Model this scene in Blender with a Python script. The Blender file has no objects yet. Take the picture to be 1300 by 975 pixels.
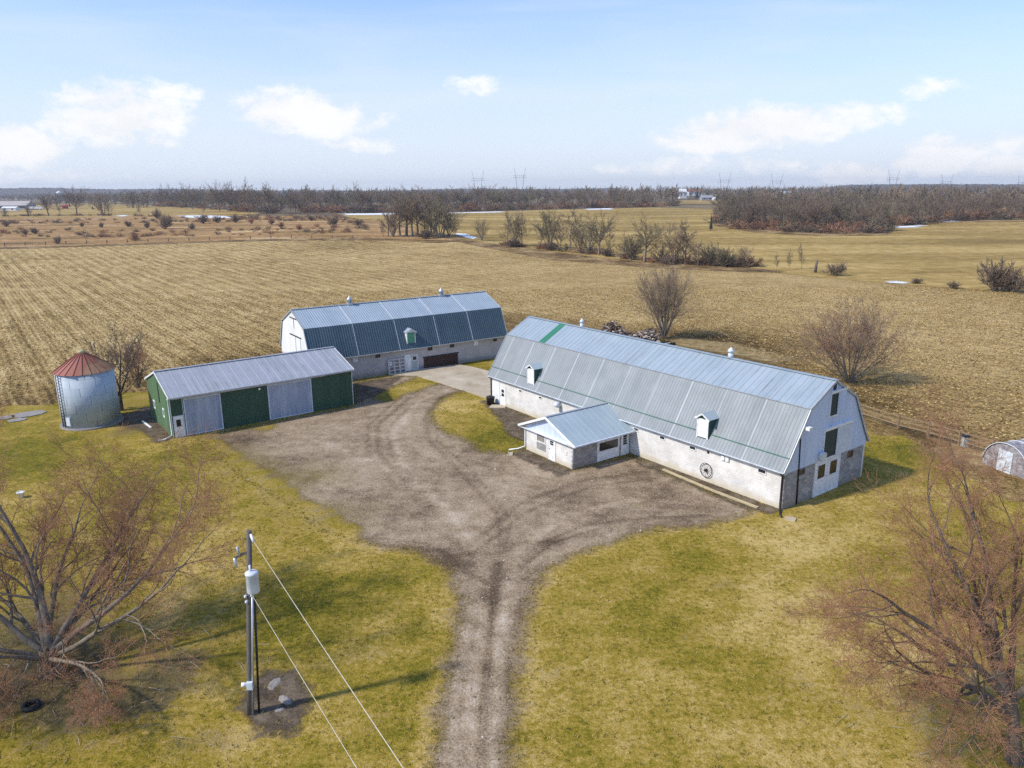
import bpy, math, random
import numpy as np
from mathutils import Vector, Matrix

S = bpy.context.scene
C = S.collection
R = math.radians

# ------------------------------------------------------------------ camera
FPX, CAMH = 951.194, 22.0
PIT, ROLL = R(14.551), R(-0.474)
FW = np.array([0, math.cos(PIT), -math.sin(PIT)])
UP0 = np.array([0, math.sin(PIT), math.cos(PIT)])
RT0 = np.array([1.0, 0, 0])
RT = RT0 * math.cos(ROLL) + UP0 * math.sin(ROLL)
UP = UP0 * math.cos(ROLL) - RT0 * math.sin(ROLL)
CAM = np.array([0, 0, CAMH])
cd = bpy.data.cameras.new('camera')
cam = bpy.data.objects.new('camera', cd)
C.objects.link(cam)
m = Matrix.Identity(4)
for i in range(3):
    m[i][0], m[i][1], m[i][2], m[i][3] = RT[i], UP[i], -FW[i], CAM[i]
cam.matrix_world = m
cd.sensor_width = 36
cd.lens = FPX / 1300 * 36
cd.clip_start = 0.3
cd.clip_end = 20000
S.camera = cam

# ------------------------------------------------------------------ light and exposure
SUN_EL = 44.0
SUN_AZ = R(22)
SUN_DIR = np.array([-math.cos(SUN_AZ) * math.cos(R(SUN_EL)), -math.sin(SUN_AZ) * math.cos(R(SUN_EL)), math.sin(R(SUN_EL))])
SUN_DIR /= np.linalg.norm(SUN_DIR)
sl = bpy.data.lights.new('sun', 'SUN')
sl.energy = 2.2
sl.angle = R(3.0)
sl.color = (1.0, 0.92, 0.79)
so = bpy.data.objects.new('sun', sl)
C.objects.link(so)
so.rotation_euler = Vector(SUN_DIR).to_track_quat('Z', 'Y').to_euler()
S.view_settings.view_transform = 'Standard'
S.view_settings.look = 'None'
S.view_settings.exposure = 1.02
S.view_settings.gamma = 1
S.render.engine = 'CYCLES'
S.cycles.use_denoising = False
S.cycles.max_bounces = 6
S.cycles.sample_clamp_direct = 3.0
S.cycles.sample_clamp_indirect = 1.5
S.cycles.transparent_max_bounces = 12
S.cycles.volume_bounces = 0
SKY_STRENGTH = 0.15
HAZE_DENSITY = 0.00013

# ------------------------------------------------------------------ node helper
class NT:
    def __init__(s, tree):
        s.t = tree
        s.L = tree.links
        s.N = tree.nodes
    def put(s, sock, v):
        if v is None: return
        if isinstance(v, bpy.types.NodeSocket): s.L.new(v, sock)
        elif isinstance(v, (tuple, list)):
            n = len(sock.default_value)
            v = tuple(v) + (1.0,) * (n - len(v)) if n > len(v) else tuple(v)[:n]
            sock.default_value = v
        else: sock.default_value = v
    def math(s, op, a, b=None, c=None, clamp=False):
        n = s.N.new('ShaderNodeMath'); n.operation = op; n.use_clamp = clamp
        s.put(n.inputs[0], a); s.put(n.inputs[1], b); s.put(n.inputs[2], c)
        return n.outputs[0]
    def add(s, a, b): return s.math('ADD', a, b)
    def mul(s, a, b): return s.math('MULTIPLY', a, b)
    def sub(s, a, b): return s.math('SUBTRACT', a, b)
    def mx(s, a, b): return s.math('MAXIMUM', a, b)
    def step(s, v, a, b, lo=0.0, hi=1.0):
        n = s.N.new('ShaderNodeMapRange'); n.interpolation_type = 'SMOOTHSTEP'
        s.put(n.inputs[0], v); s.put(n.inputs[1], a); s.put(n.inputs[2], b); s.put(n.inputs[3], lo); s.put(n.inputs[4], hi)
        return n.outputs[0]
    def noise(s, vec, scale, detail=4, rough=0.55, dist=0.0):
        n = s.N.new('ShaderNodeTexNoise'); n.noise_dimensions = '3D'
        s.put(n.inputs['Vector'], vec); s.put(n.inputs['Scale'], scale); s.put(n.inputs['Detail'], detail)
        s.put(n.inputs['Roughness'], rough); s.put(n.inputs['Distortion'], dist)
        return n.outputs[0]
    def voro(s, vec, scale, feat='F1', out='Distance'):
        n = s.N.new('ShaderNodeTexVoronoi'); n.feature = feat
        s.put(n.inputs['Vector'], vec); s.put(n.inputs['Scale'], scale)
        return n.outputs[out]
    def white(s, v):
        n = s.N.new('ShaderNodeTexWhiteNoise'); n.noise_dimensions = '1D'; s.put(n.inputs['W'], v)
        return n.outputs['Value']
    def ramp(s, f, stops, interp='LINEAR'):
        n = s.N.new('ShaderNodeValToRGB'); cr = n.color_ramp; cr.interpolation = interp
        while len(cr.elements) < len(stops): cr.elements.new(0.5)
        for e, (p, c) in zip(cr.elements, stops):
            e.position = p; e.color = tuple(c) + (1,) if len(c) == 3 else c
        s.put(n.inputs[0], f)
        return n.outputs[0]
    def mix(s, f, a, b, mode='MIX'):
        n = s.N.new('ShaderNodeMix'); n.data_type = 'RGBA'; n.blend_type = mode
        s.put(n.inputs[0], f); s.put(n.inputs[6], a); s.put(n.inputs[7], b)
        return n.outputs[2]
    def sep(s, v):
        n = s.N.new('ShaderNodeSeparateXYZ'); s.put(n.inputs[0], v); return n.outputs
    def comb(s, x, y, z):
        n = s.N.new('ShaderNodeCombineXYZ'); s.put(n.inputs[0], x); s.put(n.inputs[1], y); s.put(n.inputs[2], z); return n.outputs[0]
    def vmap(s, v, scale=(1, 1, 1), rot=(0, 0, 0), loc=(0, 0, 0)):
        n = s.N.new('ShaderNodeMapping'); s.put(n.inputs[0], v)
        n.inputs['Scale'].default_value = scale; n.inputs['Rotation'].default_value = rot; n.inputs['Location'].default_value = loc
        return n.outputs[0]
    def pos(s): return s.N.new('ShaderNodeNewGeometry').outputs['Position']
    def obj(s): return s.N.new('ShaderNodeTexCoord').outputs['Object']
    def attr(s, name):
        n = s.N.new('ShaderNodeAttribute'); n.attribute_name = name; return n.outputs['Fac']
    def bump(s, h, strength=0.5, dist=0.05):
        n = s.N.new('ShaderNodeBump'); s.put(n.inputs['Strength'], strength); s.put(n.inputs['Distance'], dist); s.put(n.inputs['Height'], h)
        return n.outputs[0]

def mat(name, fn=None, color=(0.5, 0.5, 0.5), rough=0.7, metal=0.0, spec=0.3):
    """fn(nt, set) may set colour, roughness, normal, alpha; otherwise a subtly mottled colour."""
    mt = bpy.data.materials.new(name); mt.use_nodes = True
    nt = NT(mt.node_tree)
    b = nt.N['Principled BSDF']
    b.inputs['Roughness'].default_value = rough; b.inputs['Metallic'].default_value = metal
    b.inputs['Specular IOR Level'].default_value = spec
    b.inputs['Base Color'].default_value = tuple(color) + (1,)
    def setp(**k):
        for kk, v in k.items(): nt.put(b.inputs[{'color': 'Base Color', 'rough': 'Roughness', 'normal': 'Normal', 'alpha': 'Alpha', 'metal': 'Metallic'}[kk]], v)
    if fn: fn(nt, setp)
    else:
        n = nt.noise(nt.obj(), 3.0, 5)
        a = tuple(c * 0.82 for c in color); d = tuple(min(1, c * 1.12) for c in color)
        setp(color=nt.ramp(n, [(0.3, a), (0.7, d)]))
    return mt

# ------------------------------------------------------------------ world: Nishita sky with clouds by direction
w = bpy.data.worlds.new('World'); S.world = w; w.use_nodes = True
nt = NT(w.node_tree)
bg = nt.N['Background']
sky = nt.N.new('ShaderNodeTexSky'); sky.sky_type = 'NISHITA'; sky.sun_disc = False
sky.sun_elevation = R(SUN_EL); sky.sun_rotation = math.atan2(SUN_DIR[0], SUN_DIR[1])
sky.altitude = 100; sky.air_density = 1.0; sky.dust_density = 0.6; sky.ozone_density = 2.5
dvec = nt.N.new('ShaderNodeTexCoord').outputs['Generated']
dx, dy, dz = nt.sep(dvec)[:3]
az = nt.math('ARCTAN2', dx, dy)
el = nt.math('ARCSINE', dz)
def az_el(px, py):
    d = RT * (px - 650) / FPX + UP * (487.5 - py) / FPX + FW
    d /= np.linalg.norm(d)
    return math.atan2(d[0], d[1]), math.asin(d[2])
# cloud lobes: pixel-measured direction of the photo's clouds: x, y(centre), half width, half height, weight
LOBES = [(18, 190, 46, 22, 1), (150, 150, 62, 36, 1), (130, 165, 60, 24, .8), (158, 130, 30, 22, .9), (228, 118, 30, 10, .72), (205, 165, 40, 18, .5),
         (362, 145, 52, 26, 1), (400, 156, 70, 22, .9), (355, 185, 70, 20, .5), (420, 140, 30, 18, .6), (490, 155, 36, 12, .7), (450, 185, 60, 14, .66),
         (605, 110, 36, 13, .66), (960, 165, 78, 24, 1), (915, 175, 78, 20, .95), (1010, 160, 60, 22, .9), (1075, 152, 50, 18, .75), (1110, 140, 26, 9, .75),
         (1195, 112, 45, 14, .58), (1085, 222, 40, 14, .9), (1192, 203, 42, 20, 1), (1195, 185, 18, 14, .8), (1275, 214, 40, 14, .9), (1292, 182, 22, 16, .7),
         (780, 215, 26, 9, .7), (850, 212, 60, 14, .64), (985, 210, 50, 14, .64), (30, 225, 90, 14, .62), (780, 300, 10, 5, .1)]
warp = nt.noise(nt.vmap(dvec, (14, 14, 26)), 1.0, 6, 0.6)
warp2 = nt.noise(nt.vmap(dvec, (55, 55, 80)), 1.0, 4, 0.6)
field = None
for (px, py, hw, hh, wt) in LOBES:
    a0, e0 = az_el(px, py)
    u = nt.mul(nt.sub(az, a0), FPX / (hw * 1.12))
    v = nt.mul(nt.sub(el, e0), FPX / (hh * 1.1))
    low = nt.mul(nt.math('MINIMUM', v, 0.0), 0.35)
    v2 = nt.add(v, low)
    q = nt.sub(1.0, nt.add(nt.mul(u, u), nt.mul(v2, v2)))
    q = nt.sub(nt.mul(nt.add(nt.mx(q, -1.7), 1.7), wt), 1.7)
    field = q if field is None else nt.math('SMOOTH_MAX', field, q, 0.35)
f = nt.add(field, nt.add(nt.mul(nt.sub(warp, 0.5), 2.9), nt.mul(nt.sub(warp2, 0.5), 2.0)))
cl = nt.step(f, -0.45, 0.7)
cirrus = nt.noise(nt.vmap(dvec, (2.2, 2.2, 15), rot=(0, 0.08, 0)), 1.0, 5, 0.55, 0.5)
ci = nt.step(cirrus, 0.40, 0.80, 0.0, 0.45)
hz = nt.step(el, -0.03, 0.33, 0.92, 0.0)
base = nt.mix(1.0, sky.outputs[0], (0.47, 0.575, 0.735), 'MULTIPLY')
c1 = nt.mix(hz, base, (2.72, 2.93, 3.3))
c2 = nt.mix(ci, c1, (2.9, 3.05, 3.3))
shade = nt.step(warp, 0.3, 0.65, 0.93, 1.03)
ccol = nt.mix(1.0, (3.42, 3.44, 3.48), nt.comb(shade, shade, shade), 'MULTIPLY')
c3 = nt.mix(nt.mul(cl, 0.95), c2, ccol)
nt.put(bg.inputs[0], c3)
bg.inputs[1].default_value = SKY_STRENGTH

# ------------------------------------------------------------------ places
def sstep(a, b, x):
    t = min(1, max(0, (x - a) / (b - a))); return t * t * (3 - 2 * t)
def T(x, y):
    z = 5.0 * sstep(190, 700, y)
    k = sstep(220, 420, y) * (1 - sstep(800, 1100, y))
    if k > 0: z += k * (0.9 * math.sin(x / 75.0 + y / 140.0) + 0.6 * math.sin(x / 41.0 - y / 95.0 + 1.0))
    return z
def ray(px, py): return RT * (px - 650) / FPX + UP * (487.5 - py) / FPX + FW
def G(px, py):
    """ground point seen at a pixel of the photograph"""
    d = ray(px, py); z = 0.0; p = None
    for _ in range(60):
        zz = min(z, CAMH - 2)
        p = CAM + d * (zz - CAMH) / d[2] if d[2] < -1e-4 else CAM + d * 3000
        z = 0.5 * z + 0.5 * T(p[0], p[1])
    return Vector((p[0], p[1], T(p[0], p[1])))
def GD(px, D):
    """ground point along a column of the photograph at distance D ahead"""
    d = ray(px, 245); x = d[0] / d[1] * D
    return Vector((x, D, T(x, D)))
def VPX(p):
    q = np.array(p, float) - CAM; z = q @ FW
    return 650 + FPX * (q @ RT) / z, 487.5 - FPX * (q @ UP) / z
def hgt(base, py):
    """height of a thing standing at base whose top is at pixel row py"""
    lo, hi = 0, 90
    for _ in range(40):
        mid = (lo + hi) / 2
        if VPX((base[0], base[1], base[2] + mid))[1] > py: lo = mid
        else: hi = mid
    return lo

# ------------------------------------------------------------------ objects
def tag(o, label=None, cat=None, group=None, kind=None):
    if label: o['label'] = label
    if cat: o['category'] = cat
    if group: o['group'] = group
    if kind: o['kind'] = kind
    return o
def thing(name, label, cat, loc=(0, 0, 0), rz=0, group=None):
    o = bpy.data.objects.new(name, None); C.objects.link(o)
    o.location = loc; o.rotation_euler = (0, 0, rz); o.empty_display_size = 0.3
    return tag(o, label, cat, group)

class MB:
    def __init__(s): s.v = []; s.f = []; s.m = []; s.sm = []
    def add(s, vs, fs, mi=0, smooth=False):
        o = len(s.v); s.v.extend(vs)
        for f_ in fs: s.f.append([i + o for i in f_]); s.m.append(mi); s.sm.append(smooth)
        return s
    def box(s, x0, x1, y0, y1, z0, z1, mi=0):
        vs = [(x, y, z) for z in (z0, z1) for y in (y0, y1) for x in (x0, x1)]
        return s.add(vs, [(0, 2, 3, 1), (4, 5, 7, 6), (0, 1, 5, 4), (2, 6, 7, 3), (0, 4, 6, 2), (1, 3, 7, 5)], mi)
    def obox(s, c, ax, ay, az, sx, sy, sz, mi=0):
        c, ax, ay, az = Vector(c), Vector(ax), Vector(ay), Vector(az)
        vs = [tuple(c + ax * (i * sx / 2) + ay * (j * sy / 2) + az * (k * sz / 2)) for k in (-1, 1) for j in (-1, 1) for i in (-1, 1)]
        return s.add(vs, [(0, 2, 3, 1), (4, 5, 7, 6), (0, 1, 5, 4), (2, 6, 7, 3), (0, 4, 6, 2), (1, 3, 7, 5)], mi)
    def beam(s, a, b, wd, ht, mi=0, upv=(0, 0, 1)):
        a, b = Vector(a), Vector(b); d = (b - a); L = d.length; d.normalize()
        u = Vector(upv); sd = d.cross(u)
        if sd.length < 1e-3: sd = d.cross(Vector((1, 0, 0)))
        sd.normalize(); u = sd.cross(d)
        return s.obox((a + b) / 2, d, sd, u, L, wd, ht, mi)
    def prism(s, poly, a, b, mi=0):
        """poly: list of (p,q); a,b: functions (p,q)->3D for the two end faces"""
        n = len(poly); vs = [a(*p) for p in poly] + [b(*p) for p in poly]
        fs = [tuple(range(n))[::-1], tuple(range(n, 2 * n))] + [(i, (i + 1) % n, n + (i + 1) % n, n + i) for i in range(n)]
        return s.add(vs, fs, mi)
    def tube(s, pts, rad, n=6, mi=0, cap=True, smooth=True):
        pts = [Vector(p) for p in pts]; k = len(pts)
        if not hasattr(rad, '__len__'): rad = [rad] * k
        o = len(s.v); ref = None
        for i, p in enumerate(pts):
            d = pts[min(i + 1, k - 1)] - pts[max(i - 1, 0)]
            if d.length < 1e-9: d = Vector((0, 0, 1))
            d.normalize()
            if ref is None:
                ref = Vector((1, 0, 0)) if abs(d.x) < 0.8 else Vector((0, 1, 0))
            a = ref - d * ref.dot(d)
            if a.length < 1e-6: a = d.orthogonal()
            a.normalize(); ref = a; b = d.cross(a)
            for j in range(n):
                t = 2 * math.pi * j / n
                q = p + (a * math.cos(t) + b * math.sin(t)) * rad[i]
                s.v.append((q.x, q.y, q.z))
        for i in range(k - 1):
            for j in range(n):
                j2 = (j + 1) % n
                s.f.append([o + i * n + j, o + i * n + j2, o + (i + 1) * n + j2, o + (i + 1) * n + j]); s.m.append(mi); s.sm.append(smooth)
        if cap and n > 3:
            s.f.append([o + j for j in range(n)][::-1]); s.m.append(mi); s.sm.append(False)
            s.f.append([o + (k - 1) * n + j for j in range(n)]); s.m.append(mi); s.sm.append(False)
        return s
    def lathe(s, prof, n=24, mi=0, c=(0, 0, 0), smooth=True):
        o = len(s.v); k = len(prof)
        for (r, z) in prof:
            for j in range(n):
                t = 2 * math.pi * j / n; s.v.append((c[0] + r * math.cos(t), c[1] + r * math.sin(t), c[2] + z))
        for i in range(k - 1):
            for j in range(n):
                j2 = (j + 1) % n
                s.f.append([o + i * n + j, o + i * n + j2, o + (i + 1) * n + j2, o + (i + 1) * n + j]); s.m.append(mi); s.sm.append(smooth)
        s.f.append([o + j for j in range(n)][::-1]); s.m.append(mi); s.sm.append(False)
        s.f.append([o + (k - 1) * n + j for j in range(n)]); s.m.append(mi); s.sm.append(False)
        return s
    def panel(s, p00, p10, p01, p11, rib=0.3, rh=0.025, rw=0.05, mi=0):
        """ribbed sheet: p00->p10 runs along the building, p00->p01 up the slope"""
        p00, p10, p01, p11 = map(Vector, (p00, p10, p01, p11))
        L = (p10 - p00).length
        nrm = (p10 - p00).cross(p01 - p00).normalized()
        if nrm.z < 0: nrm = -nrm
        n = max(1, round(L / rib)); st = L / n
        ts = [(0.0, 0)]
        for i in range(n):
            c = (i + .5) * st
            ts += [(c - rw, 0), (c - rw * .45, 1), (c + rw * .45, 1), (c + rw, 0)]
        ts.append((L, 0))
        vs = []
        for t, h in ts:
            k = t / L
            vs += [tuple(p00.lerp(p10, k) + nrm * h * rh), tuple(p01.lerp(p11, k) + nrm * h * rh)]
        return s.add(vs, [(2 * i, 2 * i + 2, 2 * i + 3, 2 * i + 1) for i in range(len(ts) - 1)], mi)
    def mesh(s, name, mats):
        me = bpy.data.meshes.new(name); me.from_pydata(s.v, [], s.f)
        for mm in (mats if isinstance(mats, (list, tuple)) else [mats]): me.materials.append(mm)
        me.polygons.foreach_set('material_index', s.m)
        me.polygons.foreach_set('use_smooth', s.sm)
        me.update()
        return me
    def build(s, name, mats, parent=None, loc=None):
        o = bpy.data.objects.new(name, s.mesh(name, mats)); C.objects.link(o)
        if parent: o.parent = parent
        if loc is not None: o.location = loc
        return o

class Wall:
    """a wall plane in a building's local frame: u along it, n outward"""
    def __init__(s, parent, o, u, n): s.p = parent; s.o = Vector(o); s.u = Vector(u); s.n = Vector(n)
    def at(s, u, z, d=0): return s.o + s.u * u + s.n * d + Vector((0, 0, z))
    def slab(s, mb, u0, u1, z0, z1, d0, d1, mi=0):
        return mb.obox(s.at((u0 + u1) / 2, (z0 + z1) / 2, (d0 + d1) / 2), s.u, s.n, (0, 0, 1), abs(u1 - u0), abs(d1 - d0), z1 - z0, mi)
    def rect(s, name, mt, u0, u1, z0, z1, d0, d1, parent=None):
        return s.slab(MB(), u0, u1, z0, z1, d0, d1).build(name, mt, parent or s.p)
    def frame(s, name, mt, u0, u1, z0, z1, t, d0, d1, parent):
        mb = MB(); u0, u1 = min(u0, u1), max(u0, u1)
        s.slab(mb, u0, u0 + t, z0, z1, d0, d1); s.slab(mb, u1 - t, u1, z0, z1, d0, d1)
        s.slab(mb, u0 + t, u1 - t, z0, z0 + t, d0, d1); s.slab(mb, u0 + t, u1 - t, z1 - t, z1, d0, d1)
        return mb.build(name, mt, parent)
    def window(s, u0, u1, z0, z1, fm, gm, t=0.06, bars=0, parent=None):
        u0, u1 = min(u0, u1), max(u0, u1)
        g = s.rect('window', gm, u0 + t * .5, u1 - t * .5, z0 + t * .5, z1 - t * .5, -0.1, 0.012, parent)
        s.frame('frame', fm, u0, u1, z0, z1, t, -0.08, 0.05, g)
        if bars:
            mb = MB(); c = (u0 + u1) / 2; s.slab(mb, c - .018, c + .018, z0 + t, z1 - t, .013, .035)
            if bars > 1: c = (z0 + z1) / 2; s.slab(mb, u0 + t, u1 - t, c - .018, c + .018, .013, .03)
            mb.build('glazing_bar', fm, g)
        return g

# ------------------------------------------------------------------ materials
def f_lawn(n, st):
    p = n.pos()
    big = n.noise(p, 0.09, 5, 0.62, 0.6); mid = n.noise(p, 0.55, 5, 0.65); fine = n.noise(p, 3.4, 4, 0.72); blade = n.noise(p, 13, 3, 0.75)
    dry = n.attr('dry'); lit = n.attr('litter')
    cen = lambda v, g: n.mul(n.sub(v, 0.5), g)
    k = n.add(n.add(cen(big, 1.25), cen(mid, 1.0)), n.add(cen(fine, 1.3), n.mul(dry, 0.34)))
    k = n.add(k, n.add(cen(blade, 1.15), 0.56))
    col = n.ramp(k, [(0.0, (0.068, 0.070, 0.009)), (0.24, (0.132, 0.120, 0.011)), (0.47, (0.235, 0.178, 0.020)), (0.70, (0.345, 0.245, 0.055)), (1.0, (0.52, 0.385, 0.15))])
    soil = n.ramp(n.add(n.mul(fine, 0.6), n.mul(blade, 0.4)), [(0.3, (0.05, 0.04, 0.026)), (0.55, (0.125, 0.1, 0.06)), (0.75, (0.3, 0.24, 0.15))])
    lf = n.step(n.add(lit, n.add(cen(mid, 1.5), cen(fine, 1.2))), 0.15, 0.95)
    col = n.mix(n.mul(lf, 0.8), col, soil)
    st(color=col, rough=0.95, normal=n.bump(n.add(n.mul(blade, .5), n.mul(fine, .8)), 0.75, 0.12))
M_LAWN = mat('lawn_grass', f_lawn, spec=0.1)

ROWROT = R(126.4)
def f_stub(n, st):
    p = n.pos(); q = n.vmap(p, rot=(0, 0, -ROWROT))       # x along the rows, y across
    x, y, z = n.sep(q)[:3]
    wob = n.mul(n.sub(n.noise(n.vmap(q, (0.25, 0.6, 1)), 1.0, 3), 0.5), 0.6)
    row = n.math('SINE', n.mul(n.add(y, wob), 2 * math.pi / 0.78))
    wide = n.math('SINE', n.mul(n.add(y, n.mul(wob, 2)), 2 * math.pi / 3.1))
    strk = n.noise(n.vmap(q, (0.10, 0.9, 1)), 1.0, 5, 0.65)
    spk = n.noise(n.vmap(q, (1.7, 2.2, 2)), 1.0, 6, 0.72)
    fine = n.noise(n.vmap(q, (5, 9, 5)), 1.0, 3, 0.7)
    big = n.noise(p, 0.022, 5, 0.6); med = n.noise(p, 0.11, 4, 0.6)
    rk = n.attr('rows')
    cen = lambda v, g: n.mul(n.sub(v, 0.5), g)
    clump = n.noise(n.vmap(q, (.42, .75, 1)), 1.0, 3, .7)
    k = n.add(n.add(cen(spk, 1.5), cen(fine, 1.9)), n.add(cen(clump, 0.8), 0.625))
    rb = n.step(n.noise(n.vmap(q, (.02, .25, 1)), 1.0, 2), .35, .65, .35, 1.3)
    k = n.add(k, n.mul(n.mul(row, rk), 0.10)); k = n.add(k, n.mul(n.mul(n.mul(wide, rk), rb), 0.10))
    k = n.add(k, n.mul(cen(strk, 1.0), rk)); k = n.add(k, n.add(cen(big, .55), cen(med, .5)))
    k = n.sub(k, n.mul(n.attr('dark'), 0.34))
    col = n.ramp(k, [(0.0, (0.06, 0.038, 0.013)), (0.24, (0.165, 0.104, 0.035)), (0.46, (0.325, 0.216, 0.080)), (0.68, (0.455, 0.322, 0.132)), (1.0, (0.68, 0.52, 0.26))])
    st(color=col, rough=0.95, normal=n.bump(k, 0.8, 0.15))
M_STUB = mat('corn_stubble', f_stub, spec=0.08)

def edge_alpha(n, amp=1.2, soft=0.5, sc=0.5, minus=None):
    p = n.pos(); e = n.attr('edge')
    if minus: e = n.sub(n.math('MINIMUM', e, 2.2), n.mul(n.math('MINIMUM', n.attr(minus), 1.0), 2.1))
    nz = n.add(n.mul(n.sub(n.noise(p, sc, 5, 0.65), 0.5), amp * 2), n.mul(n.sub(n.noise(p, sc * 7, 3, 0.7), 0.5), amp))
    return n.step(n.add(e, nz), -soft, soft)

def f_gravel(n, st):
    p = n.pos()
    big = n.noise(p, 0.14, 5, 0.6, 0.5); mid = n.noise(p, 0.9, 5, 0.65); st_ = n.noise(p, 9, 4, 0.75); peb = n.voro(p, 16, out='Color')
    pv = n.sep(peb)[0]
    cen = lambda v, g: n.mul(n.sub(v, 0.5), g)
    k = n.add(n.add(n.add(cen(big, 0.85), cen(mid, 0.9)), n.add(cen(st_, 1.2), cen(pv, 0.3))), 0.5)
    rut = n.attr('rut'); rut = n.sub(n.mul(n.mx(rut, 0.0), 0.6), n.mx(n.mul(rut, -1.0), 0.0)); k = n.add(k, n.mul(rut, n.step(mid, 0.25, 0.65, 0.14, 0.36))); k = n.add(k, n.mul(n.attr('damp'), -0.30))
    col = n.ramp(k, [(0.0, (0.088, 0.060, 0.036)), (0.24, (0.178, 0.126, 0.080)), (0.46, (0.305, 0.228, 0.148)), (0.68, (0.395, 0.306, 0.208)), (1.0, (0.55, 0.46, 0.365))])
    grass = n.ramp(st_, [(0.3, (0.13, 0.105, 0.02)), (0.7, (0.33, 0.25, 0.08))])
    g = n.step(n.add(n.attr('grassy'), n.mul(n.sub(n.noise(p, 0.45, 6, 0.7), 0.5), 1.3)), 0.25, 1.0)
    col = n.mix(n.mul(g, 0.4), col, grass)
    st(color=col, rough=0.95, alpha=edge_alpha(n, 1.3, 0.8, 0.55, 'grassy'), normal=n.bump(n.add(n.mul(st_, 0.7), n.add(n.mul(mid, 1.2), n.mul(pv, .3))), 0.7, 0.1))
M_GRAVEL = mat('gravel', f_gravel, spec=0.15)

def soft_ground(name, stops, sc=0.3, amp=1.0, soft=0.5, esc=0.5, stretch=(1, 1, 1), rot=0, bump=0.4, fine=3.0, gain=1.5):
    def fn(n, st):
        p = n.vmap(n.pos(), stretch, rot=(0, 0, rot))
        k = n.add(n.mul(n.noise(p, sc, 6, 0.65, 0.3), 0.65 * gain), n.add(n.mul(n.noise(n.pos(), fine, 4, 0.7), 0.42 * gain), .5 - .535 * gain))
        st(color=n.ramp(k, stops), rough=0.95, alpha=edge_alpha(n, amp, soft, esc), normal=n.bump(k, bump, 0.15))
    return mat(name, fn, spec=0.1)
M_SOIL = soft_ground('bare_soil', [(0.3, (0.055, 0.042, 0.03)), (0.5, (0.115, 0.088, 0.062)), (0.7, (0.2, 0.16, 0.115))], 0.8, 0.9, 0.45, 0.8, fine=9)
M_MEADOW = soft_ground('weedy_meadow', [(0.34, (0.10, 0.065, 0.028)), (0.43, (0.25, 0.155, 0.058)), (0.49, (0.36, 0.22, 0.085)), (0.55, (0.27, 0.145, 0.055)), (0.66, (0.52, 0.38, 0.19))], 0.035, 3, 2, 0.1, (0.5, 1.8, 1), 0, 0.8, fine=0.35)
M_FARFIELD = soft_ground('winter_field', [(0.34, (0.20, 0.135, 0.038)), (0.44, (0.27, 0.185, 0.055)), (0.53, (0.34, 0.235, 0.075)), (0.66, (0.46, 0.335, 0.13))], 0.014, 2, 1.5, 0.12, (0.5, 2.2, 1), R(-18), 0.2, fine=0.25)
M_RUST = soft_ground('dead_weeds', [(0.34, (0.07, 0.045, 0.02)), (0.5, (0.19, 0.12, 0.052)), (0.66, (0.38, 0.27, 0.13))], 0.08, 2.6, 1.2, 0.16, fine=0.6)
M_SNOW = soft_ground('old_snow', [(0.3, (0.62, 0.64, 0.68)), (0.7, (0.82, 0.84, 0.88))], 0.3, 10, 2.5, 0.04)
M_SNOW2 = soft_ground('old_snow_near', [(0.3, (0.62, 0.64, 0.68)), (0.7, (0.82, 0.84, 0.88))], 0.3, 1.8, 0.6, 0.3)
M_STRAW = soft_ground('matted_straw', [(0.3, (0.13, 0.09, 0.035)), (0.5, (0.24, 0.175, 0.075)), (0.7, (0.4, 0.31, 0.17))], 0.9, 1.8, 0.9, 0.35, fine=5)
M_GREEN = soft_ground('green_grass', [(0.3, (0.05, 0.07, 0.01)), (0.5, (0.095, 0.11, 0.018)), (0.7, (0.16, 0.15, 0.04))], 0.4, 0.8, 0.6, 0.4, fine=6)
def f_ground(n, st):
    p = n.pos(); a = n.noise(p, 0.006, 5, 0.6); b = n.noise(p, 0.1, 5, 0.7)
    k = n.add(n.mul(a, .7), n.mul(b, .3))
    st(color=n.ramp(k, [(0.3, (0.075, 0.055, 0.035)), (0.48, (0.14, 0.1, 0.06)), (0.56, (0.22, 0.17, 0.085)), (0.7, (0.27, 0.21, 0.1))]), rough=0.95)
M_GROUND = mat('rough_ground', f_ground, spec=0.1)
def f_hill(n, st):
    p = n.pos(); k = n.add(n.mul(n.noise(p, 0.01, 5, .7), .5), n.mul(n.noise(p, 0.06, 4, .7), .5))
    st(color=n.ramp(k, [(0.35, (0.05, 0.045, 0.04)), (0.65, (0.11, 0.09, 0.07))]), rough=1.0)
M_HILL = mat('wooded_hill', f_hill, spec=0.05)
def f_conc(n, st):
    p = n.pos(); a = n.noise(p, 0.35, 6, .65, .4); b = n.noise(p, 5, 4, .7)
    k = n.add(n.mul(a, .7), n.mul(b, .3))
    st(color=n.ramp(k, [(0.28, (0.26, 0.20, 0.12)), (0.45, (0.40, 0.335, 0.24)), (0.6, (0.49, 0.425, 0.325)), (0.75, (0.57, 0.51, 0.41))]), rough=0.9, normal=n.bump(b, .3, .03))
M_CONC = mat('concrete', f_conc, spec=0.2)

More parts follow.
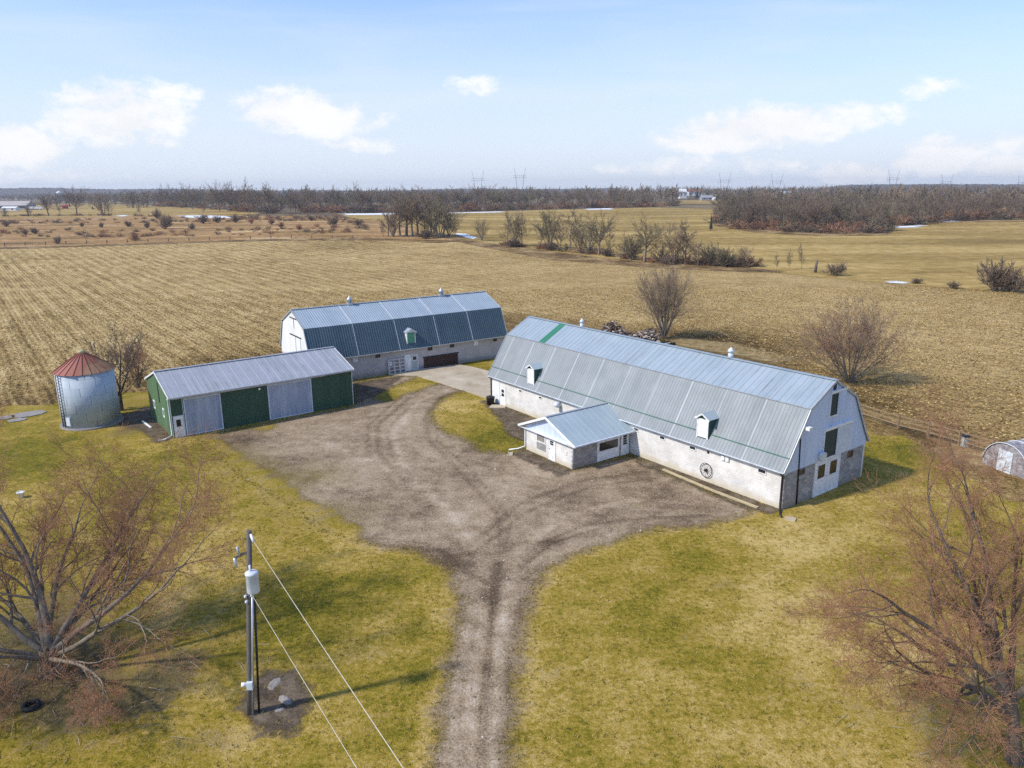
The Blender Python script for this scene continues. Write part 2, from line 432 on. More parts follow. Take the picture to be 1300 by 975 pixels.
def f_roof(ax, lo, hi, metal, rough, rust=0.0, pw=0.86, tint=(1, 1, 1), seam=0.0, var=0.25):
    def fn(n, st):
        o = n.obj(); xyz = n.sep(o); a = xyz[ax]; b = xyz[1 - ax]; z = xyz[2]
        pid = n.white(n.math('FLOOR', n.math('DIVIDE', a, pw)))
        sc = (0.9, 4.5) if ax == 1 else (4.5, 0.9)
        stk = n.noise(n.vmap(o, (sc[0], sc[1], 0.9)), 1.0, 5, .65)
        blot = n.noise(o, 0.45, 5, .6); fine = n.noise(o, 14, 3, .7)
        k = n.add(n.add(n.mul(stk, .55), n.add(n.mul(blot, .75), -.15)), n.add(n.mul(n.sub(pid, .5), var), n.mul(fine, .12)))
        col = n.ramp(n.sub(k, .05), [(0.25, lo), (0.75, hi)])
        ed = n.math('ABSOLUTE', n.sub(n.math('FRACT', n.math('DIVIDE', a, pw)), .5))
        if rust:
            rm = n.mul(n.step(ed, 0.40, 0.49), n.step(n.noise(n.vmap(o, (.35, .35, .6)), 1.0, 4, .7), 0.46, 0.66))
            col = n.mix(n.mul(rm, rust), col, (0.20, 0.10, 0.075))
        if seam:
            pid2 = n.white(n.math('FLOOR', n.math('DIVIDE', a, 3.44)))
            sm = n.mul(n.step(n.math('ABSOLUTE', n.sub(n.math('FRACT', n.math('DIVIDE', a, 3.44)), .5)), 0.468, 0.492), n.step(pid2, .25, .5))
            col = n.mix(n.mul(sm, seam), col, (0.72, 0.75, 0.78))
        st(color=col, rough=n.step(k, .3, .8, rough + .1, rough - .05), metal=metal, normal=n.bump(n.add(n.mul(blot, 1.0), n.mul(stk, .6)), .5, .04))
    return fn
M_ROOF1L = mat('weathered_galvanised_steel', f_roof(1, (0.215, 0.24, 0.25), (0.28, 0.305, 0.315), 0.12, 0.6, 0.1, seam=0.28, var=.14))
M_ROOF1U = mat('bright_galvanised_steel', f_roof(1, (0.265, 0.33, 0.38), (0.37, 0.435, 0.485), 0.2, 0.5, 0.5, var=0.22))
M_ROOF2U = mat('galvanised_steel_roof', f_roof(0, (0.27, 0.34, 0.40), (0.36, 0.43, 0.49), 0.2, 0.5, 0.0, var=0.2))
M_ROOF2L = mat('slate_blue_steel', f_roof(0, (0.05, 0.09, 0.115), (0.085, 0.13, 0.155), 0.1, 0.55, 0.0, var=0.25))
M_ROOFS = mat('shed_roof_steel', f_roof(0, (0.30, 0.325, 0.36), (0.41, 0.43, 0.47), 0.2, 0.5, 0.55, pw=0.9, var=0.25))
M_ROOFA = mat('annex_roof_steel', f_roof(0, (0.33, 0.41, 0.45), (0.44, 0.52, 0.55), 0.2, 0.5, 0.05, pw=2.6, var=0.12))
M_ROOFGRN = mat('green_steel', f_roof(1, (0.035, 0.17, 0.105), (0.055, 0.24, 0.15), 0.1, 0.5, var=0.1))
M_GREENTRIM = mat('green_flashing', color=(0.09, 0.21, 0.16), rough=.5)
M_SEAM = mat('pale_cover_strip', color=(0.62, 0.66, 0.68), rough=.5, metal=.2)

def f_siding(lo, hi, pw, axis_sum=True):
    def fn(n, st):
        o = n.obj(); x, y, z = n.sep(o)[:3]; a = n.add(x, y)
        fr = n.math('FRACT', n.math('DIVIDE', a, pw)); pid = n.white(n.math('FLOOR', n.math('DIVIDE', a, pw * 4)))
        grv = n.step(n.math('ABSOLUTE', n.sub(fr, .5)), .40, .48, 1.0, 0.86)
        stk = n.noise(n.vmap(o, (2.5, 2.5, .35)), 1.0, 5, .65)
        k = n.add(n.mul(stk, .8), n.mul(pid, .2))
        col = n.ramp(k, [(0.3, lo), (0.7, hi)])
        col = n.mix(1.0, col, n.comb(grv, grv, grv), 'MULTIPLY')
        st(color=col, rough=.5, normal=n.bump(grv, .4, .03))
    return fn
M_SIDE1 = mat('blue_grey_siding', f_siding((0.47, 0.56, 0.70), (0.60, 0.68, 0.82), .3), metal=.0)
M_SIDEW = mat('white_siding', f_siding((0.66, 0.68, 0.68), (0.8, 0.82, 0.82), .3))
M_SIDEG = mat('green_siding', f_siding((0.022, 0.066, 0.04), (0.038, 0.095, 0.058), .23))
M_SIDEGL = mat('sunlit_green_siding', f_siding((0.065, 0.14, 0.072), (0.12, 0.2, 0.105), .23))  # same green siding, sunlight on the left gable end put into the colour
M_SHDOOR = mat('dull_zinc_door', f_siding((0.26, 0.32, 0.42), (0.44, 0.49, 0.57), .25), metal=.2)
def f_block(c, mort, lo=.8, hi=1.1, base=None):
    def fn(n, st):
        o = n.obj(); x, y, z = n.sep(o)[:3]
        v = n.comb(n.add(x, y), z, 0.0)
        b = n.N.new('ShaderNodeTexBrick'); n.put(b.inputs['Vector'], v); b.inputs['Scale'].default_value = 1.0
        b.inputs['Brick Width'].default_value = .42; b.inputs['Row Height'].default_value = .21; b.inputs['Mortar Size'].default_value = .012
        b.inputs['Color1'].default_value = tuple(t * lo for t in c) + (1,); b.inputs['Color2'].default_value = tuple(min(1, t * hi) for t in c) + (1,)
        b.inputs['Mortar'].default_value = tuple(mort) + (1,); b.inputs['Bias'].default_value = 0
        col = b.outputs[0]
        nz = n.noise(n.vmap(o, (.7, .7, .7)), 1.0, 6, .7); s2 = n.step(nz, .3, .7, .84, 1.1)
        col = n.mix(1.0, col, n.comb(s2, s2, s2), 'MULTIPLY')
        if base:
            bz = n.step(n.add(z, n.mul(n.sub(nz, .5), 1.0)), 0.1, 0.75, 0.75, 0.0); col = n.mix(bz, col, base)
        st(color=col, rough=.9, normal=n.bump(b.outputs[1], -.35, .01))
    return fn
M_BLKW = mat('white_painted_block', f_block((0.70, 0.685, 0.65), (0.57, 0.555, 0.52), .95, 1.04, (0.54, 0.465, 0.32)))
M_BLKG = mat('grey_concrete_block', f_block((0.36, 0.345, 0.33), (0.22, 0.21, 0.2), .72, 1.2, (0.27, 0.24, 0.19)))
M_BLK2 = mat('plastered_wall', f_block((0.47, 0.44, 0.42), (0.45, 0.42, 0.40), .99, 1.02, (0.22, 0.21, 0.18)))
M_WHITE = mat('white_paint', color=(0.78, 0.79, 0.79), rough=.45)
M_WTRIM = mat('white_trim', color=(0.74, 0.75, 0.75), rough=.5)
M_GLASS = mat('dark_glass', color=(0.018, 0.02, 0.022), rough=.12, spec=.5)
M_DARKGRN = mat('dark_opening', color=(0.035, 0.055, 0.05), rough=.6)
M_BLACK = mat('black_plastic', color=(0.02, 0.02, 0.022), rough=.5)
M_BROWN = mat('brown_door_steel', color=(0.04, 0.018, 0.016), rough=.5)
M_ZINC = mat('zinc', color=(0.5, 0.53, 0.56), rough=.4, metal=.5)
M_GREYPAINT = mat('pale_grey_paint', color=(0.6, 0.65, 0.7), rough=.5)
M_SAGE = mat('sage_paint', color=(0.42, 0.47, 0.44), rough=.6)
M_GRNDOOR = mat('green_paint', color=(0.1, 0.32, 0.19), rough=.5)
M_DKGREEN = mat('dark_green_steel', color=(0.015, 0.075, 0.06), rough=.5)
M_RUSTY = mat('rusty_iron', color=(0.06, 0.045, 0.04), rough=.8)
M_STONE = mat('pale_stone', color=(0.27, 0.25, 0.23), rough=.9)
def f_wood(c):
    def fn(n, st):
        o = n.obj(); g = n.noise(n.vmap(o, (14, 14, 1.2)), 1.0, 5, .7)
        st(color=n.ramp(g, [(0.3, tuple(t * .55 for t in c)), (0.7, tuple(t * 1.25 for t in c))]), rough=.9, normal=n.bump(g, .3, .02))
    return fn
M_POLE = mat('weathered_pole_wood', f_wood((0.15, 0.135, 0.125)), spec=.15)
M_FENCE = mat('weathered_fence_wood', f_wood((0.29, 0.21, 0.13)), spec=.15)
M_LOG = mat('old_boards', f_wood((0.2, 0.155, 0.135)), spec=.1)
def f_bark(a, b):
    def fn(n, st):
        o = n.obj(); k = n.noise(n.vmap(o, (5, 5, 1.6)), 1.0, 5, .7)
        st(color=n.ramp(k, [(0.3, a), (0.7, b)]), rough=.95)
    return fn
M_BARK = mat('grey_bark', f_bark((0.12, 0.10, 0.075), (0.31, 0.27, 0.215)), spec=.1)
M_BARKD = mat('dark_bark', f_bark((0.075, 0.06, 0.048), (0.2, 0.165, 0.13)), spec=.1)
M_TWIG = mat('bare_twigs', f_bark((0.135, 0.10, 0.072), (0.27, 0.205, 0.15)), spec=.1)
M_TWIGG = mat('grey_olive_twigs', f_bark((0.13, 0.108, 0.068), (0.25, 0.21, 0.135)), spec=.1)
M_TWIGR = mat('reddish_twigs', f_bark((0.24, 0.13, 0.078), (0.44, 0.25, 0.15)), spec=.1)
M_TWIGP = mat('pale_grey_twigs', f_bark((0.17, 0.135, 0.105), (0.34, 0.275, 0.215)), spec=.1)
M_STRAWTW = mat('bleached_twig', color=(0.45, 0.39, 0.3), rough=.9, spec=.1)
M_BUD = mat('red_brown_buds', f_bark((0.31, 0.125, 0.055), (0.52, 0.25, 0.115)), spec=.1)
M_NEEDLE = mat('evergreen_needles', f_bark((0.012, 0.026, 0.014), (0.035, 0.06, 0.03)), spec=.1)

# ------------------------------------------------------------------ the setting
def sheet(name, mt, px=None, poly=None, cell=1.0, zo=0.02, margin=2.0, attrs=None, disp=None):
    if poly is None: poly = [tuple(G(*p)[:2]) for p in px]
    A = np.array(poly, float); B = np.roll(A, -1, 0)
    lo, hi = A.min(0) - margin, A.max(0) + margin
    nx, ny = int((hi[0] - lo[0]) / cell) + 2, int((hi[1] - lo[1]) / cell) + 2
    X, Y = np.meshgrid(lo[0] + np.arange(nx) * cell, lo[1] + np.arange(ny) * cell)
    Pn = np.stack([X.ravel(), Y.ravel()], 1)
    d2 = np.full(len(Pn), 1e18); ins = np.zeros(len(Pn), bool)
    for a, b in zip(A, B):
        ab = b - a; t = np.clip(((Pn - a) @ ab) / max(ab @ ab, 1e-9), 0, 1)
        d2 = np.minimum(d2, ((Pn - a - t[:, None] * ab) ** 2).sum(1))
        c = (a[1] > Pn[:, 1]) != (b[1] > Pn[:, 1])
        with np.errstate(divide='ignore', invalid='ignore'):
            xi = (b[0] - a[0]) * (Pn[:, 1] - a[1]) / (b[1] - a[1] + 1e-12) + a[0]
        ins ^= c & (Pn[:, 0] < xi)
    sd = np.where(ins, 1, -1) * np.sqrt(d2)
    keep = (sd > -margin).reshape(ny, nx)
    q = keep[:-1, :-1] | keep[1:, :-1] | keep[:-1, 1:] | keep[1:, 1:]
    idx = np.arange(nx * ny).reshape(ny, nx)
    F = np.stack([idx[:-1, :-1][q], idx[:-1, 1:][q], idx[1:, 1:][q], idx[1:, :-1][q]], 1)
    used, inv = np.unique(F, return_inverse=True); F = inv.reshape(F.shape)
    Pn = Pn[used]; sd = sd[used]
    Z = np.array([T(x, y) for x, y in Pn]) + zo
    if disp is not None: Z += disp(Pn, sd)
    me = bpy.data.meshes.new(name); me.from_pydata(np.column_stack([Pn, Z]).tolist(), [], F.tolist())
    me.materials.append(mt)
    at = {'edge': sd}
    if attrs: at.update({k: fn(Pn, sd) for k, fn in attrs.items()})
    for k, v in at.items():
        a = me.attributes.new(k, 'FLOAT', 'POINT'); a.data.foreach_set('value', np.asarray(v, np.float32))
    me.polygons.foreach_set('use_smooth', [True] * len(me.polygons))
    o = bpy.data.objects.new(name, me); C.objects.link(o); o['kind'] = 'structure'
    return o
def blobs(items):
    """soft round stains: (px, py, radius in m, weight)"""
    it = [(np.array(G(a, b)[:2]), r, wt) for a, b, r, wt in items]
    def fn(Pn, sd):
        v = np.zeros(len(Pn))
        for c, r, wt in it: v += wt * np.exp(-((Pn - c) ** 2).sum(1) / (r * r))
        return v
    return fn
def lines(items):
    """worn tracks: (pixel polyline, half width in m, weight)"""
    it = [([np.array(G(*p)[:2]) for p in pl], r, wt) for pl, r, wt in items]
    def fn(Pn, sd):
        v = np.zeros(len(Pn))
        for pl, r, wt in it:
            d2 = np.full(len(Pn), 1e18)
            for a, b in zip(pl[:-1], pl[1:]):
                ab = b - a; t = np.clip(((Pn - a) @ ab) / (ab @ ab), 0, 1)
                d2 = np.minimum(d2, ((Pn - a - t[:, None] * ab) ** 2).sum(1))
            v += wt * np.exp(-d2 / (r * r))
        return v
    return fn

# ground to the horizon
def axis(lim, s0, g):
    a = [0.0]; st = s0
    while a[-1] < lim: a.append(a[-1] + st); st *= g
    return a
xs = axis(6000, 20, 1.05); xs = sorted(set([-t for t in xs] + xs)); ys = [-200, -100] + axis(6000, 15, 1.02)
gv = [(x, y, T(x, y) - 0.15) for y in ys for x in xs]
nxs = len(xs)
gf = [(j * nxs + i, j * nxs + i + 1, (j + 1) * nxs + i + 1, (j + 1) * nxs + i) for j in range(len(ys) - 1) for i in range(nxs - 1)]
mb = MB(); mb.add(gv, gf, 0, True); tag(mb.build('ground', M_GROUND), kind='structure')

# wooded ridges on the horizon
def ridge(D, a0, a1, hfun, depth=700):
    mb = MB(); n = 140; vs = []
    for i in range(n + 1):
        a = R(a0 + (a1 - a0) * i / n); h = hfun(i / n)
        for k, (dd, hh) in enumerate(((0, 0), (depth * .2, h * .75), (depth * .5, h), (depth, h * .8), (depth * 1.3, 0))):
            vs.append((math.sin(a) * (D + dd), math.cos(a) * (D + dd), 4.5 + hh))
    fs = [(i * 5 + k, (i + 1) * 5 + k, (i + 1) * 5 + k + 1, i * 5 + k + 1) for i in range(n) for k in range(4)]
    mb.add(vs, fs, 0, True); return mb
rr = random.Random(5)
jit = [rr.random() for _ in range(400)]
def jag(t, s): return jit[int(t * 139 * s) % 400]
tag(ridge(3600, -34.5, -19, lambda t: (36 + 4 * math.sin(t * 9) + 3 * jag(t, 1)) * sstep(0, .06, t + .02) * (1 - .4 * sstep(.55, 1, t))).build('hills', M_HILL), kind='structure')
tag(ridge(4300, -20, 8, lambda t: 20 + 3 * math.sin(t * 13) + 3 * jag(t, 1)).build('hills', M_HILL), kind='structure')
tag(ridge(3400, 21, 40, lambda t: (20 + 5 * math.sin(t * 4 + .6) + 3 * jag(t, 1)) * sstep(0, .2, t + .05)).build('hills', M_HILL), kind='structure')

# fields
sheet('field', M_FARFIELD, [(430, 272.5), (600, 269), (700, 266.5), (830, 263.5), (906, 265), (905, 283), (960, 293), (1040, 297), (1130, 297), (1130, 289), (1200, 283), (1330, 281), (1400, 390), (1290, 372), (1150, 362), (1060, 354), (960, 344), (830, 338), (700, 328), (600, 307), (500, 290)], cell=7, zo=.05, margin=14)
sheet('field', M_FARFIELD, [(-60, 262), (60, 259.5), (120, 258), (250, 262), (330, 271), (300, 276), (150, 276), (-60, 277)], cell=8, zo=.06, margin=14)
sheet('meadow', M_MEADOW, [(-80, 275), (150, 274.5), (300, 275), (400, 274), (470, 279), (520, 289), (590, 303), (560, 309), (480, 305), (330, 305), (150, 310), (-80, 317)], cell=5, zo=.08, margin=12)
sheet('field', M_FARFIELD, [(850, 254.5), (930, 253.5), (955, 256), (940, 259), (860, 259)], cell=10, zo=.1, margin=10)
sheet('field', M_FARFIELD, [(1205, 262), (1300, 260), (1300, 268), (1210, 268)], cell=8, zo=.1, margin=10)
STUB_PX = [(-120, 317), (0, 313), (150, 309), (330, 304), (480, 303), (560, 306), (600, 307), (700, 327), (830, 337), (960, 343), (1060, 352), (1150, 361), (1300, 371), (1500, 392), (1750, 560), (1340, 610), (1262, 572), (1175, 540), (1100, 515), (1050, 480), (900, 432), (850, 424), (800, 418), (735, 409), (640, 402), (560, 440), (450, 450), (340, 455), (190, 484), (60, 497), (0, 505), (-150, 530)]
sheet('stubble_field', M_STUB, STUB_PX, cell=2.5, zo=.035, margin=4,
      attrs={'rows': lambda P_, sd: np.clip(1.05 - (P_[:, 0] + 60) / 90, 0.12, 1.0),
             'dark': lambda P_, sd: np.clip(1 - sd / 7.0, 0, 1) * .7 * (P_[:, 1] < 140) + np.clip(1 - sd / 9.0, 0, 1) * .25 * (P_[:, 1] >= 140) + blobs([(600, 420, 10, .6), (960, 440, 14, .75), (900, 428, 8, .5), (1150, 505, 10, .35), (300, 452, 16, .5), (40, 300, 30, .3), (420, 312, 22, .5)])(P_, sd)})
GRAVEL_PX = [(548, 1100), (553, 975), (560, 900), (572, 840), (583, 790), (578, 742), (565, 718), (530, 702), (480, 692), (430, 682), (400, 667), (372, 642), (335, 622), (300, 600), (272, 575), (250, 556), (285, 549), (345, 537), (400, 526), (449, 517), (455, 486), (500, 478), (528, 479), (505, 489), (470, 503), (500, 507), (530, 497), (560, 487), (592, 497), (572, 501), (556, 510), (547, 520), (546, 533), (560, 545), (585, 558), (620, 572), (645, 577), (665, 573), (726, 598), (800, 580), (850, 603), (905, 627), (955, 647), (925, 660), (895, 668), (850, 672), (800, 680), (760, 694), (722, 706), (690, 726), (672, 760), (660, 820), (652, 880), (645, 975), (640, 1100)]
LAWN = [tuple(G(*p)[:2]) for p in ((-180, 536), (0, 507), (60, 499), (190, 486), (340, 462), (450, 455), (560, 445), (620, 405), (640, 400), (735, 406), (805, 416), (850, 427), (960, 460), (1085, 530), (1170, 545), (1262, 578), (1420, 640))] + [(45, 8), (-45, 8)]
sheet('lawn', M_LAWN, poly=LAWN, cell=.8, zo=.015, margin=3,
      attrs={'dry': lambda P_, sd: blobs([(620, 830, 1.2, .0), (700, 740, 2.2, .45), (690, 860, 1.0, .5), (560, 780, 1.3, .45), (550, 900, 1.0, .4), (960, 690, 3, .4), (1040, 690, 3, .7), (820, 700, 3, .3), (300, 600, 4, .35), (330, 690, 4, .3), (240, 545, 3, .4), (500, 830, 1.0, .65), (460, 800, .8, .5), (300, 810, 1.0, .5), (130, 540, 3, .35), (555, 520, 3, .6), (520, 490, 3, .55), (300, 945, .9, .7), (420, 930, 1.2, .4), (850, 930, 2, .15), (1000, 950, 3, .25), (1180, 720, 4, .35), (1150, 860, 3, .3), (290, 700, 2, .3), (400, 700, 3, .3), (60, 500, 3, .4), (840, 830, 2.5, -.25), (1050, 830, 6, .3), (900, 930, 4, .25), (760, 900, 3, .15), (330, 640, 5, .25), (260, 600, 4, .2), (1080, 660, 5, .3), (1150, 640, 4, .2), (110, 560, 3, .2),
                                            (420, 790, 3.2, -.75), (400, 740, 3, -.55), (520, 850, 1.6, -.5), (350, 800, 2.0, -.4), (60, 530, 6, -.45), (180, 590, 4, -.3), (200, 610, 5, -.45), (60, 570, 5, -.4), (640, 545, 3.2, -.4), (1130, 575, 3.4, -.55), (600, 750, 0.8, 0), (700, 400, 5, -.3), (520, 890, 1, -.3), (250, 650, 4, -.25), (880, 720, 4, -.2), (370, 760, 1.5, -.35)])(P_, sd)
             + lines([(GRAVEL_PX[1:13], .8, .45), (GRAVEL_PX[42:-1], .8, .5)])(P_, sd) + lines([([(548, 735), (556, 800), (550, 900), (535, 975)], .22, .45), ([(535, 740), (545, 800), (538, 900), (522, 975)], .2, .35), ([(1160, 735), (980, 680), (860, 690)], .35, .35), ([(1110, 690), (990, 655)], .4, .4), ([(1220, 770), (1000, 700)], .35, .3), ([(755, 720), (850, 800), (1000, 870)], .4, .18), ([(780, 700), (900, 770), (1080, 830)], .4, .18)])(P_, sd),
             'litter': blobs([(320, 600, 4, .35), (360, 640, 3.5, .35), (270, 580, 3, .3), (410, 665, 2.5, .3), (700, 850, 1.2, .35), (980, 860, 1.5, .3), (870, 800, 1, .3), (1080, 900, 2, .3), (480, 920, .8, .35), (560, 760, .6, .3), (130, 640, 3, .25), (1120, 780, 2, .3), (60, 860, 3.4, 1.0), (120, 900, 2.5, .7), (30, 800, 4, .7), (215, 860, 1.15, 1.4), (190, 890, .9, 1.0), (270, 940, 1.5, .4), (235, 835, 1.0, .9), (1260, 900, 2.5, .6), (1190, 940, 2, .3), (1000, 778, .7, .6), (920, 745, .8, .5), (1240, 580, 3.5, .6), (1180, 570, 2, .3), (170, 545, 2.5, .8), (160, 512, 3.5, .4), (70, 760, 2, .3), (1245, 760, 3, .3)])})
def gdisp(Pn, sd):
    return 0 * sd
rutf = lines([([(595, 1100), (596, 975), (598, 900), (606, 820), (612, 760), (610, 700), (560, 640), (510, 590), (500, 550), (530, 510), (575, 493)], .34, .9),
              ([(628, 1100), (626, 975), (628, 900), (632, 820), (642, 760), (660, 700), (720, 655), (800, 635), (880, 640)], .3, .85),
              ([(612, 1100), (611, 975), (614, 900), (620, 820), (627, 760), (632, 715)], .26, -1.1), ([(577, 1050), (574, 930), (582, 860), (594, 790), (603, 740)], .2, .5), ([(586, 1050), (585, 930), (591, 860), (601, 790)], .14, -.7),
              ([(645, 1050), (640, 930), (648, 830), (662, 760)], .16, -.7),
              ([(640, 700), (630, 650), (585, 600), (545, 560), (540, 530), (560, 505), (590, 494)], .3, -.8), ([(650, 695), (642, 650), (600, 600), (557, 562), (551, 532), (566, 510), (592, 497)], .16, -.7),
              ([(600, 690), (660, 640), (740, 610), (820, 600)], .3, -.6), ([(606, 700), (672, 648), (750, 618), (830, 608)], .16, -.7), ([(520, 620), (480, 575), (480, 540), (520, 505)], .25, -.8), ([(505, 622), (466, 575), (468, 540), (510, 503)], .18, -.7), ([(535, 615), (497, 577), (492, 545), (525, 512)], .15, -.6),
              ([(470, 690), (560, 700), (612, 740)], .3, -.7), ([(440, 682), (540, 690), (608, 722)], .16, -.6), ([(700, 700), (650, 740), (640, 790)], .3, .5), ([(690, 690), (740, 668), (800, 660), (900, 655)], .25, -.7), ([(670, 715), (700, 690), (760, 672)], .14, -.9),
              ([(400, 560), (480, 590), (560, 640), (625, 700)], .6, .35), ([(420, 540), (520, 560), (620, 610), (700, 640)], .6, .35), ([(300, 590), (400, 610), (520, 650), (600, 705)], .22, -.5), ([(380, 530), (470, 520), (540, 510)], .2, -.5), ([(360, 540), (450, 532), (520, 525)], .2, -.45), ([(580, 580), (640, 600), (720, 612)], .18, -.5)])
sheet('gravel_driveway', M_GRAVEL, GRAVEL_PX, cell=.3, zo=.03, margin=2.0,
      attrs={'rut': rutf, 'damp': blobs([(572, 715, 1.3, 1), (540, 703, 1.6, .8), (725, 640, 2.2, .7), (835, 640, 2.2, .6), (690, 622, 1.6, .6), (480, 562, 2.2, .2), (300, 562, 1.8, .9), (350, 590, 2, .5), (545, 640, 1.8, .4), (770, 655, 1.5, .6), (905, 650, 1.3, .7), (700, 690, 1.0, .9), (470, 495, 3, .6), (620, 760, .8, .5), (617, 850, .7, .6), (560, 505, 1.2, .6), (800, 600, 1.6, .5), (440, 690, 1, .6), (420, 697, .8, .7), (610, 690, 1.3, .3)]), 'grassy': blobs([(360, 610, 3.4, .75), (410, 655, 2.6, .7), (300, 575, 2.5, .75), (340, 545, 1.6, .9), (265, 565, 2.5, .9), (310, 605, 2.4, 1.0), (340, 628, 2.2, 1.0), (385, 652, 2.0, .9), (435, 672, 1.6, .8), (330, 585, 2.5, .6), (430, 600, 3.5, .55), (490, 650, 3, .35), (470, 545, 2.5, .3), (390, 570, 2.5, .3), (640, 600, 2.5, .3), (550, 660, 1.5, .25), (480, 510, 2, .6), (600, 575, 1.6, .35), (810, 642, .8, .6), (740, 620, 2.0, .1), (830, 665, 1.6, .3), (580, 545, 1, .4), (660, 590, 2, .2)])})
# bare patches
def ring(px, py, rx, ry, n=14, seed=0):
    r_ = random.Random(seed); return [(px + rx * math.cos(2 * math.pi * i / n) * r_.uniform(.8, 1.1), py + ry * math.sin(2 * math.pi * i / n) * r_.uniform(.8, 1.1)) for i in range(n)]
sheet('soil_patch', M_SOIL, ring(352, 893, 42, 44, 16, 3), cell=.25, zo=.035, margin=.8)
sheet('soil_patch', M_SOIL, [(612, 509), (625, 508), (668, 527), (720, 548), (690, 556), (662, 560), (645, 552), (640, 538), (622, 520)], cell=.3, zo=.04, margin=.8)
sheet('soil_patch', M_SOIL, [(802, 578), (850, 590), (940, 628), (990, 648), (975, 653), (930, 640), (850, 603), (815, 592)], cell=.3, zo=.045, margin=.6)
sheet('soil_patch', M_SOIL, [(668, 570), (726, 597), (712, 604), (690, 596), (655, 578)], cell=.3, zo=.045, margin=.6)
sheet('soil_patch', M_SOIL, [(148, 530), (190, 515), (195, 530), (220, 556), (200, 562), (178, 545), (150, 540)], cell=.4, zo=.035, margin=1)
sheet('soil_patch', M_SOIL, [(452, 486), (510, 478), (500, 486), (480, 500), (452, 512)], cell=.4, zo=.05, margin=1)
sheet('straw_strip', M_STRAW, [(860, 428), (930, 436), (1010, 455), (990, 462), (900, 446), (850, 438)], cell=.5, zo=.05, margin=3)
sheet('dead_weeds', M_RUST, [(905, 283), (960, 291), (1040, 296), (1130, 296), (1125, 299), (1040, 300), (960, 295.5), (905, 286)], cell=4, zo=.1, margin=6)
sheet('dead_weeds', M_RUST, [(1120, 288), (1200, 280), (1300, 279), (1300, 281.5), (1200, 283), (1130, 290)], cell=5, zo=.1, margin=6)
sheet('dead_weeds', M_RUST, [(1130, 540), (1200, 558), (1262, 578), (1250, 600), (1205, 580), (1170, 560)], cell=.6, zo=.04, margin=1.5)
sheet('dead_weeds', M_RUST, [(560, 300), (650, 313), (760, 327), (860, 337), (960, 341), (1000, 346), (950, 346), (830, 340), (700, 330), (590, 309)], cell=1.6, zo=.1, margin=4)
sheet('dead_weeds', M_RUST, [(-60, 315.5), (150, 310), (330, 304.3), (480, 303), (590, 306), (590, 307.5), (480, 304.8), (330, 306), (150, 312), (-60, 318)], cell=1.6, zo=.13, margin=4)
for k, q in enumerate([[(432, 271.5), (470, 271), (500, 270.5), (520, 271.5), (500, 273), (440, 273.4)], [(560, 270.3), (640, 268.5), (640, 269.6), (560, 271.2)], [(575, 296), (590, 297), (606, 302), (600, 304), (585, 300)], [(1135, 288.3), (1165, 286), (1180, 287), (1165, 288.4), (1140, 289.5)], [(225, 274), (262, 273.6), (300, 275.5), (300, 277), (235, 276.4)], [(1125, 357), (1150, 358.5), (1155, 361), (1128, 360)], [(745, 265.3), (775, 264.6), (775, 266), (745, 266.4)], [(1190, 281), (1215, 280), (1212, 281.6), (1192, 282)], [(152, 273.5), (160, 273.3), (160, 275), (152, 275)]]):
    sheet('snow_patch', M_SNOW2 if k in (2, 5) else M_SNOW, q, cell=2.0, zo=.16, margin=3 if k in (2, 5) else 9)

# ------------------------------------------------------------------ buildings
def ang(a): return R(a)
# ---- near barn: local X = depth (front wall at x=0), Y = along, origin at the near front corner
B1A = 36.436
b1 = thing('gambrel_barn', 'near grey steel gambrel barn with green roof stripe, two white dormers and blue-grey gable', 'barn', (18.906, 48.756, 0), ang(B1A))
L, W = 35.6, 10.46
fr1 = Wall(b1, (0, 0, 0), (0, 1, 0), (-1, 0, 0))      # front wall
ga1 = Wall(b1, (0, 0, 0), (1, 0, 0), (0, -1, 0))      # near gable
for xa in (0, W - .22): MB().box(xa, xa + .22, 0, L, -.1, 2.83).build('wall', M_BLKW, b1)
MB().box(.22, W - .22, 0.002, .22, -.1, 2.8).build('wall', M_BLKG, b1); MB().box(.22, W - .22, L - .22, L - .002, -.1, 2.8).build('wall', M_BLKG, b1)
# quoin strip where the painted front meets the bare gable
MB().box(-.004, .222, -.006, .18, -.1, 2.6).build('corner_block', M_BLKG, b1)
PR = [(-.34, 2.88), (.30, 3.77), (2.28, 7.0), (5.23, 8.64), (8.18, 7.0), (10.16, 3.77), (10.8, 2.88)]
def gable_poly(ins=.06):
    return [(.0, 2.72), (.0, 3.2)] + [(.34, 3.72), (2.32, 6.94), (5.23, 8.56), (8.14, 6.94), (10.12, 3.72)] + [(W, 3.2), (W, 2.72)]
for ya, yb in ((-.03, .1), (L - .1, L + .03)):
    gs = MB(); gs.prism(gable_poly(), lambda p, q: (p, ya, q), lambda p, q: (p, yb, q)); gs.build('gable_siding', M_SIDE1, b1)
def roofpart(name, i, mt, ymin=-.14, ymax=L + .14, rib=.3, rh=.022, parent=b1):
    (x0, z0), (x1, z1) = PR[i], PR[i + 1]
    mb = MB(); mb.panel((x0, ymin, z0), (x0, ymax, z0), (x1, ymin, z1), (x1, ymax, z1), rib, rh); return mb.build(name, mt, parent)
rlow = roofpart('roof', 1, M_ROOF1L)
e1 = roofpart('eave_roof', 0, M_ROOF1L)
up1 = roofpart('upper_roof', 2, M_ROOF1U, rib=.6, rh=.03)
roofpart('upper_roof', 3, M_ROOF1U, rib=.6, rh=.03); roofpart('roof', 4, M_ROOF1L); roofpart('eave_roof', 5, M_ROOF1L)
